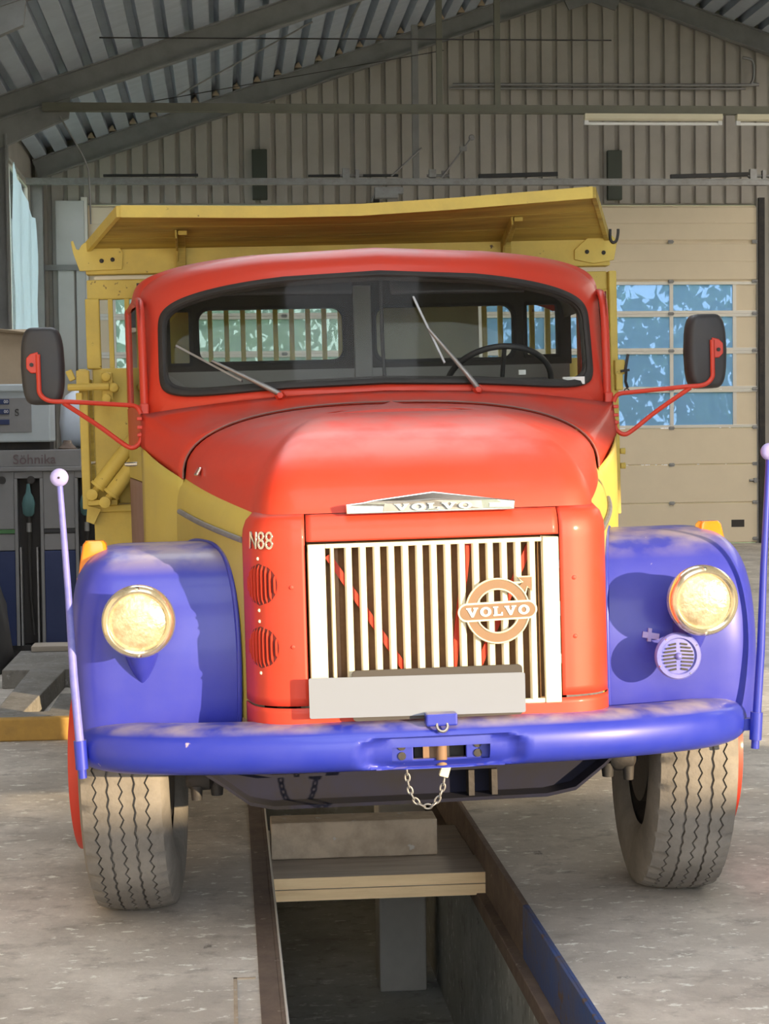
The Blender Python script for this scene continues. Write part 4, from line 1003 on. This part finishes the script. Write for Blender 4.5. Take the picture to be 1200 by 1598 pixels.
for u in (-1, 1):
    rg = [[brd(u, t, -.012), brd(u, t, .036), brd(u, t, .036) + Vector((u * .02, 0, 0)), brd(u, t, -.012) + Vector((u * .02, 0, 0))] for t in (0, .5, 1)]
    MB().rings(rg, caps=True).build('board_end', YELB if u < 0 else WOODY, truck)
for x in (-.795, .730):
    m = MB(); P = [(YH - .05, 2.50), (YH - .05, 2.635), (2.50, cz(x) - .045), (2.49, cz(x) - .085), (YH - .10, 2.58)]
    m.prism(P, lambda p: (x - .022, p[0], p[1]), lambda p: (x - .012, p[0], p[1])); m.b2((x - .022, YH - .07, 2.50), (x + .022, YH - .03, 2.63))
    m.beam((x, YH - .06, 2.60), (x, 2.48, cz(x) - .02), .044, .012); m.box((x + .012, 2.50, cz(x) - .06), (.04, .02, .02)); m.build('board_bracket', WOODY, truck, bevel=.003)
# bed floor, sides and tailboard
bed('bed_floor', (-1.24, YH + .05, 1.30), (1.24, 7.3, 1.40), STEEL)
for s in (-1, 1):
    for k in range(3): bed('side_board', (s * 1.25 - .02, YH + .08, 1.42 + .2 * k), (s * 1.25 + .02, 7.3, 1.605 + .2 * k), WOODY)
for k in range(3): bed('tail_board', (-1.22, 7.28, 1.42 + .17 * k), (1.22, 7.32, 1.58 + .17 * k), WOODY)
# ================================================================== things in the pit
for k, (y0, y1, x1) in enumerate(((7.06, 7.36, 1.045), (7.06, 7.345, 1.05), (7.375, 7.68, 1.04), (7.70, 8.0, 1.04))):
    z1 = (-.098, -.147, -.105, -.11)[k]
    pl = MB().b2((.158, y0 + .004, z1 - .046), (x1, y1, z1)).build('plank', PLANKT, bevel=.003)
    MB().b2((.158, y0, z1 - .046), (x1, y0 + .005, z1 - .001)).build('lit_sawn_edge', PLANK_LIT, pl)  # sawn front edge, painted paler for the light it catches
    tag(pl, ('upper pale plank of the pair laid across the pit', 'lower pale plank of the pair laid across the pit', 'grey plank across the pit behind the stained beam', 'grey plank across the pit farthest under the truck')[k], 'plank')
for y, z0, z1 in ((7.2, PZ, -.194), (7.6, PZ, -.152), (7.85, PZ, -.157)):
    pass
for nm_, xx in (('ledger', PX0 + .012), ('ledger', PX1 - .04)):
    pass
bl = MB().b2((.17, 7.40, -.103), (.885, 7.56, .055)).build('beam_block', BLOCKM, bevel=.006)
tag(bl, 'thick stained grey wooden beam lying across the planks over the pit', 'beam')
pr = MB().b2((.745, 8.74, PZ), (.985, 9.0, -.16)).build('concrete_pillar', mat('pale_pit_pillar', (.50, .48, .43), .85, var=(.38, .365, .33), vscale=6, bump=.2), bevel=.01)
tag(pr, 'grey concrete pillar standing on the bottom of the pit', 'pillar')

# ================================================================== fuel dispenser and its island
isl = empty('pump_island', (-1.6, 9.96, 0)); tag(isl, 'low concrete pump island with an ochre painted front edge', 'island')
m = MB(); ox, oy = -1.6, 9.96
def ib(lo, hi): return MB().b2((lo[0] - ox, lo[1] - oy, lo[2]), (hi[0] - ox, hi[1] - oy, hi[2]))
ib((-2.4, 9.96, 0), (-.80, 10.03, .13)).build('painted_edge', OCHRE, isl, bevel=.01)
ib((-2.4, 10.03, 0), (-.80, 10.22, .128)).build('front_slab', KERB, isl, bevel=.006)
MB().add([(p[0] - ox, p[1] - oy, z) for z in (0, .128) for p in ((-1.36, 10.22), (-1.19, 10.22), (-1.12, 12.1), (-1.36, 12.1))], [(0, 3, 2, 1), (4, 5, 6, 7), (0, 1, 5, 4), (1, 2, 6, 5), (2, 3, 7, 6), (3, 0, 4, 7)]).build('side_slab', KERB, isl, bevel=.006)
ib((-1.55, 12.1, 0), (-.62, 13.2, .128)).build('back_slab', KERB, isl, bevel=.006)
ib((-1.10, 10.6, 0), (-.97, 11.5, .045)).build('loose_slab', KERB, isl, bevel=.004)
ib((-.90, 10.5, 0), (-.85, 12.0, .06)).build('loose_slab', KERB, isl, bevel=.004)
st_ = MB().b2((-1.46, 13.1, .13), (-.9, 13.35, .17)).build('timber_step', PLANKT, bevel=.004); tag(st_, 'brown timber board at the foot of the fuel dispenser', 'board')
fd = empty('fuel_dispenser', (-1.45, 13.6, 0)); tag(fd, 'old grey and dark blue fuel dispenser with two nozzles and display head', 'fuel pump')
def fb(name, lo, hi, m_, bevel=.006, parent=None): return MB().b2((lo[0] + 1.45, lo[1] - 13.6, lo[2]), (hi[0] + 1.45, hi[1] - 13.6, hi[2])).build(name, m_, parent or fd, bevel=bevel)
fb('base', (-2.1, 13.62, 0), (-.95, 14.1, .12), IRON)
for lo, hi in ((-2.05, -1.62), (-1.40, -1.16), (-.98, -.95)):
    fb('blue_panel', (lo, 13.6, .12), (hi, 14.05, .85), PUMPB); fb('grey_panel', (lo, 13.605, .855), (hi, 14.05, .985), PUMPG); fb('upper_panel', (lo, 13.6, 1.02), (hi, 14.05, 1.465), PUMPG)
    fb('green_stripe', (lo, 13.598, .988), (hi, 14.0, 1.018), mat('green_stripe_%d' % int(100 - lo * 10), (.05, .16, .05) if lo < -2 else (.02, .02, .022), .5), .002)
for lo, hi in ((-1.62, -1.40), (-1.16, -.98)):
    fb('recess', (lo + .02, 13.72, .12), (hi - .02, 14.0, 1.465), DARKI); fb('recess_arch', (lo, 13.6, 1.41), (hi, 13.75, 1.465), PUMPG)
    for xx in (lo, hi - .025): fb('recess_post', (xx, 13.59, .12), (xx + .025, 13.75, 1.41), PUMPG, .004)
    for xx in (lo + .035, hi - .06): fb('bright_strip', (xx, 13.60, .12), (xx + .014, 13.66, .88), STEEL, .002)
    cx = (lo + hi) / 2 + 1.45
    nz = MB(); nz.rings([[(cx + p[0], -.02 + p[1] * .7, z) for p in rrect(w_, w_, w_ * .35, 4)] for z, w_ in ((1.12, .05), (1.14, .085), (1.22, .10), (1.27, .075), (1.30, .04), (1.37, .022))], caps=True)
    no = nz.build('nozzle', TEAL, fd, smooth=50)
    MB().tube([(cx, -.02, 1.12), (cx + .005, -.015, 1.05), (cx - .004, 0, .9), (cx, .02, .5), (cx + .02, .02, .2)], [.018, .016, .014, .014, .014], 8).build('hose', BLACK, no, smooth=60)
    MB().cyl((cx, -.02, 1.0), (cx, -.02, 1.07), .02, 10).build('hose_coupling', STEEL, no, smooth=40)
fb('top_plate', (-2.1, 13.58, 1.465), (-.95, 14.08, 1.50), PUMPG); fb('name_board', (-2.05, 13.60, 1.50), (-1.11, 13.66, 1.63), PUMPG)
wm = text_mesh('Söhnika', .105, .004); fix_normals(wm); wm.materials.append(mat('faded_maroon_lettering', (.13, .09, .095), .6))
wo = share('name_lettering', wm, fd, (-1.46 + 1.45, 13.598 - 13.6, 1.555), (math.pi / 2, 0, 0))
fb('dark_gap', (-2.0, 13.7, 1.63), (-1.35, 14.0, 1.70), IRON)
hd = fb('display_head', (-2.2, 13.6, 1.69), (-1.335, 14.0, 2.10), PUMPW, .012); fb('head_lid', (-2.22, 13.57, 2.075), (-1.325, 14.02, 2.135), PUMPW, .012, fd)
fb('display_field', (-2.1, 13.592, 1.765), (-1.475, 13.60, 2.03), PUMPG, .003, fd)
for z in (2.0, 1.925, 1.845):
    dw = fb('counter_window', (-1.9, 13.582, z - .02), (-1.642, 13.594, z + .02), PUMPB, .003, fd)
for k, z in enumerate((2.0, 1.925)):
    dm = text_mesh('00', .034, .002); dm.materials.append(WHITE); share('digit', dm, fd, (-1.665 + 1.45, 13.58 - 13.6, z), (math.pi / 2, 0, 0))
sm = text_mesh('S', .075, .003); sm.materials.append(IRON); share('letter', sm, fd, (-1.585 + 1.45, 13.59 - 13.6, 1.915), (math.pi / 2, 0, 0))
m = MB().lathe([(.03, -.02), (.07, 0), (.07, .14), (.04, .17), (.03, .2)], (.22, .25, 1.50), 'Z', 18); m.cyl((.14, .2, 1.55), (.34, .22, 1.55), .02, 10); m.build('pump_motor', RUST, fd, smooth=40)
for x in (-.20, .02): MB().lathe([(.03, -.01), (.03, .0)], (x - .06, -.005, 1.40), 'Y', 14).build('keyhole_disc', IRON, fd)

sk = MB()
rg = []
for z, w_, d in ((1.645, .20, .16), (1.70, .27, .22), (1.85, .29, .24), (1.98, .27, .22), (2.06, .20, .14), (2.10, .08, .05)):
    rg.append([(-1.20 + w_ / 2 * math.copysign(abs(math.cos(a)) ** .6, math.cos(a)) * (1 + .06 * math.sin(5 * a + z * 9)), 14.55 + d / 2 * math.copysign(abs(math.sin(a)) ** .6, math.sin(a)), z + .01 * math.sin(3 * a)) for a in [2 * math.pi * k / 28 for k in range(28)]])
so = sk.rings(rg, caps=True).build('plastic_sack', SACK, smooth=60); tag(so, 'pale bluish plastic sack standing on the bench behind the fuel dispenser', 'sack')
bk = []
for z, w_, d in ((0, .34, .30), (.10, .42, .36), (.30, .40, .34), (.50, .34, .30), (.64, .24, .2), (.72, .12, .1), (.78, .05, .05)):
    bk.append([(-1.79 + w_ / 2 * math.copysign(abs(math.cos(a)) ** .75, math.cos(a)) * (1 + .08 * math.sin(4 * a + z * 11)), 12.95 + d / 2 * math.copysign(abs(math.sin(a)) ** .75, math.sin(a)) * (1 + .08 * math.sin(5 * a + z * 7)), z) for a in [2 * math.pi * k / 28 for k in range(28)]])
tag(MB().rings(bk, caps=True).build('black_bag', BLACKP, smooth=50), 'black bag slumped on the floor beside the fuel dispenser', 'bag')
bn = empty('workbench', (-1.5, 14.5, 0)); tag(bn, 'dark steel workbench behind the fuel dispenser', 'workbench')
MB().b2((-.8, -.3, 1.58), (.75, .4, 1.63)).build('bench_top', IRON, bn, bevel=.004)
for x in (-.75, .70):
    for y in (-.25, .35): MB().b2((x - .03, y - .03, 0), (x + .03, y + .03, 1.58)).build('leg', IRON, bn)
cbx = empty('cardboard_box', (-1.80, 14.75, 1.63)); tag(cbx, 'large tan cardboard box on the bench behind the display head', 'box')
MB().b2((-.30, -.2, 0), (.30, .15, .98)).build('carton', TAN, cbx, bevel=.01)
MB().add([(-.30, -.2, .98), (.30, -.2, .98), (.36, -.32, .93), (-.30, -.30, 1.02)], [(0, 1, 2, 3)]).build('carton_flap', TAN, cbx, solid=-.006)
fbd = empty('framed_board', (-.98, 14.24, 1.632)); tag(fbd, 'small grey board in a white frame standing beside the yellow bed', 'board')
o_, i_ = rrect(.21, .36, .03, 5, (0, .18)), rrect(.18, .33, .02, 5, (0, .18))
MB().frame(o_, i_, lambda p: (p[0], 0, p[1]), lambda p: (p[0], .02, p[1])).build('frame', WHITE, fbd); MB().prism(i_, lambda p: (p[0], .006, p[1]), lambda p: (p[0], .014, p[1])).build('panel', PUMPG, fbd)

# ================================================================== hall fittings
def fit(name, mb, m_, label, cat, group=None, **k):
    return tag(mb.build(name, m_, **k), label, cat, group)
m = MB().b2((-2.72, 24.95, 5.29), (13.7, 25.05, 5.37)); m.b2((-2.72, 24.94, 5.365), (13.7, 25.06, 5.378))
fit('crane_rail', m, STEEL, 'pale steel rail spanning the hall above the sectional doors', 'rail')
m = MB().b2((-2.1, 21.16, 5.62), (13.7, 21.24, 5.71)); m.b2((-2.1, 21.14, 5.612), (13.7, 21.26, 5.622))
fit('lighting_beam', m, OLIVE, 'olive steel beam across the hall carrying the tube lamps', 'beam')
for x, zb, zt in ((2.66, 5.70, 7.6), (3.37, 5.71, 7.8)): 
    fit('hanger_post', MB().b2((x - .035, 21.17, zb), (x + .035, 21.23, zr(x) + .1)), OLIVE, ('olive hanger post of the lighting beam next to the grey drop post', 'olive hanger post of the lighting beam nearer to the tube lamps')[x > 3], 'post')
fit('drop_post', MB().b2((2.74, 24.96, 5.37), (2.83, 25.04, zr(2.8) + .2)), BEAM, 'grey post rising from the crane rail to the roof', 'post')
def lamp(x0, x1, lab, y=21.2):
    z = 5.53
    l_ = empty('tube_lamp', ((x0 + x1) / 2, y, z)); tag(l_, lab, 'lamp'); w_ = (x1 - x0) / 2
    MB().prism([(-.06, .08), (.06, .08), (.05, .02), (.03, .0), (-.03, .0), (-.05, .02)], lambda p: (-w_, p[0], p[1]), lambda p: (w_, p[0], p[1])).build('housing', CREAM, l_, bevel=.004)
    MB().cyl((-w_ + .04, 0, -.035), (w_ - .04, 0, -.035), .018, 12).build('tube', TUBE, l_, smooth=50)
    for s in (-1, 1): MB().box((s * (w_ - .025), 0, -.02), (.05, .05, .06)).build('socket', WHITE, l_)
lamp(4.44, 6.16, 'long white tube lamp under the olive beam above the beige door'); lamp(6.34, 8.1, 'white tube lamp on the olive beam close to the roof conduit')
m = MB().tube(smoothpts([(3.45, 25.9, 6.90), (5, 25.9, 6.91), (7.85, 25.9, 6.92), (7.98, 25.9, 6.95), (8.02, 25.9, 7.05), (8.02, 25.9, 7.22), (7.98, 25.9, 7.30), (7.85, 25.9, 7.33)], 6), .022, 8); m.cyl((3.4, 25.92, 6.85), (7.9, 25.92, 6.87), .018, 8)
fit('conduit', m, STEEL, 'thin bright conduit running along the gable wall below the ridge', 'pipe', smooth=60)
for x, lab in ((.575, 'dark green box on the gable wall above the yellow spill board'), (5.90, 'dark green box on the gable wall above the beige door')):
    bx_ = MB().b2((x - .11, 25.95, 5.21), (x + .11, 26.06, 5.95)); fit('junction_box', bx_, mat('dark_green_box_%d' % int(x), (.055, .065, .05), .6), lab, 'box', bevel=.01)
for x0, x1, lab in ((-1.66, -.32, 'black door spring above the horned end plate of the yellow bed'), (1.25, 2.55, 'black door spring on the rail behind the spill board'), (3.72, 4.88, 'black door spring beside the two thin stays'), (6.55, 7.72, 'black door spring above the beige sectional door')):
    m = MB().beam((x0, 25.2, 5.445), (x1, 25.2, 5.455 if x0 < 3 else 5.48), .06, .06 if x0 > 3 else .035)
    fit('door_spring', m, BLACKP, lab, 'spring', bevel=.005)
for a, b, lab in (((2.42, 24.9, 5.40), (2.86, 24.9, 5.80), 'short bright stay leaning against the drop post above the rail'), ((3.14, 24.9, 5.38), (3.58, 24.9, 5.95), 'short bright stay with a ring above the crane rail')):
    m = MB().cyl(a, b, .013, 8)
    if a[0] > 3: m.lathe([(.03, -.012), (.045, 0), (.03, .012)], b, 'Y', 14); m.box(Vector(a).lerp(Vector(b), .72), (.1, .05, .06))
    fit('stay_rod', m, STEEL, lab, 'rod')
for x, s_ in ((1.78, 1), (3.02, .8), (7.72, 1)):
    m = MB().box((x, 24.98, 5.45), (.10, .08, .14 * s_)); m.box((x + .16, 24.98, 5.44), (.05, .08, .12 * s_)); m.cyl((x - .08, 24.98, 5.42), (x + .24, 24.98, 5.42), .02, 8)
    fit('rail_trolley', m, STEEL, {1.78: 'steel trolley on the crane rail above the small hoist', 3.02: 'steel trolley on the crane rail between the two stays', 7.72: 'steel trolley on the crane rail above the door edge'}[x], 'trolley')
m = MB().box((2.35, 24.95, 5.17), (.34, .12, .16)); m.cyl((2.13, 24.95, 5.05), (2.25, 24.95, 5.27), .015, 8); m.box((2.55, 24.94, 5.2), (.08, .1, .1))
fit('hoist', m, STEEL, 'small steel hoist hanging under the crane rail behind the bed', 'hoist', bevel=.008)
for a, b, r, lab in (((-.55, 23.0, 6.15), (1.2, 22.5, 7.0), .011, 'thin bright wind brace rising between the two rafters'),
                     ((1.75, 21.5, 7.05), (1.66, 23.5, 7.05), .018, 'short bright strut between the rafters near the ridge'),
                     ((-1.3, 19.5, 6.1), (4.4, 19.5, 6.12), .008, 'thin dark cable stretched across the hall below the deck'),
                     ((-.9, 23.4, 6.15), (3.0, 23.4, 6.85), .006, 'thin wire slung beneath the deck behind the nearer rafter')):
    fit('brace_rod' if 'cable' not in lab and 'wire' not in lab else 'cable', MB().cyl(a, b, r, 8), STEEL if r > .009 else IRON, lab, 'rod' if r > .009 else 'cable')
m = MB().tube(smoothpts([(-1.90, 21.235, 5.56), (-1.62, 21.3, 5.05), (-1.58, 21.4, 4.8), (-1.57, 21.4, 4.3)], 5), .010, 8); fit('cable', m, STEEL, 'pale cable hanging from the knee of the nearer rafter', 'cable')
# pale torn plastic over the high side window
ps = []
tops = [5.22, 5.30, 5.12, 5.10, 5.06, 5.02, 4.98, 4.92, 4.84, 4.86, 4.80]
for k in range(11):
    y = 22.75 + 2.85 * k / 10; ps.append([(XL + .10 + .012 * math.sin(k * 2.1 + j), y, lerp(3.0, tops[k], j / 8)) for j in range(9)])
m = MB().rings(ps, closed_ring=False).build('plastic_sheet', None, solid=-.004)
shm = bpy.data.materials.new('pale_translucent_plastic'); shm.use_nodes = True; nt = shm.node_tree; nt.nodes.remove(nt.nodes['Principled BSDF'])
d1 = nt.nodes.new('ShaderNodeBsdfDiffuse'); d1.inputs[0].default_value = (.82, .88, .90, 1); d2 = nt.nodes.new('ShaderNodeBsdfTranslucent'); d2.inputs[0].default_value = (.78, .87, .92, 1)
mx = nt.nodes.new('ShaderNodeMixShader'); mx.inputs[0].default_value = .6; nt.links.new(d1.outputs[0], mx.inputs[1]); nt.links.new(d2.outputs[0], mx.inputs[2]); nt.links.new(mx.outputs[0], nt.nodes['Material Output'].inputs[0])
m.data.materials.append(shm); tag(m, 'torn pale cyan plastic sheet hung over the high side window', 'plastic sheet')
# paler panels on the gable wall beside the corner column
for x0, x1, z0, z1, lab in ((-2.40, -2.16, 0, 4.20, 'pale grey lower panel on the gable wall next to the corner'), (-2.13, -1.99, 0, 4.20, 'narrow pale lower panel on the gable wall by the door track'), (-2.42, -2.0, 4.25, 5.2, 'pale grey upper panel on the gable wall over the girt')):
    fit('wall_panel', MB().b2((x0, 25.98, z0), (x1, 26.04, z1)), PALEP, lab, 'panel', bevel=.01)
fit('wall_girt', MB().b2((-2.58, 25.93, 4.18), (-1.97, 25.98, 4.26)), BEAM, 'dark horizontal girt between the pale gable panels', 'girt')

# ================================================================== trees beyond the doors
rt = random.Random(3)
def tree(x, y, h, w_, m_, lab):
    t_ = empty('tree', (x, y, -.05)); tag(t_, lab, 'tree', 'trees behind the hall')
    MB().tube([(0, 0, 0), (.1, .05, h * .4), (-.05, 0, h * .75)], [.16, .12, .05], 8).build('trunk', BARK, t_, smooth=60)
    b = MB()
    for k in range(900):
        while True:
            p = Vector((rt.uniform(-1, 1), rt.uniform(-1, 1), rt.uniform(-1, 1)))
            if .35 < p.length < 1: break
        c = Vector((p.x * w_, p.y * w_, h * .58 + p.z * h * .45)); q = Euler((rt.uniform(0, 6), rt.uniform(0, 6), rt.uniform(0, 6))).to_matrix(); r = rt.uniform(.10, .22)
        b.add([c + q @ Vector(v) for v in ((-r, 0, 0), (0, -r * .5, .02), (r, 0, 0), (0, r * .5, .02))], [(0, 1, 2, 3)])
    b.build('foliage', m_, t_)['kind'] = 'stuff'
for k, (x, y, h, w_) in enumerate(((-3.2, 31, 4.4, 1.5), (-1.4, 35, 6.0, 2.0), (.3, 31, 4.2, 1.6), (2.6, 35.5, 6.0, 1.9), (4.6, 31, 4.4, 1.6), (6.6, 35.5, 6.5, 2.0), (8.2, 31, 4.3, 1.7), (10.8, 35.5, 6.5, 2.1))):
    tree(x, y, h, w_, LEAF if k % 2 else LEAF2, ('pale green bushy tree close behind the hall doors', 'tall dark green tree farther behind the hall doors')[k % 2])
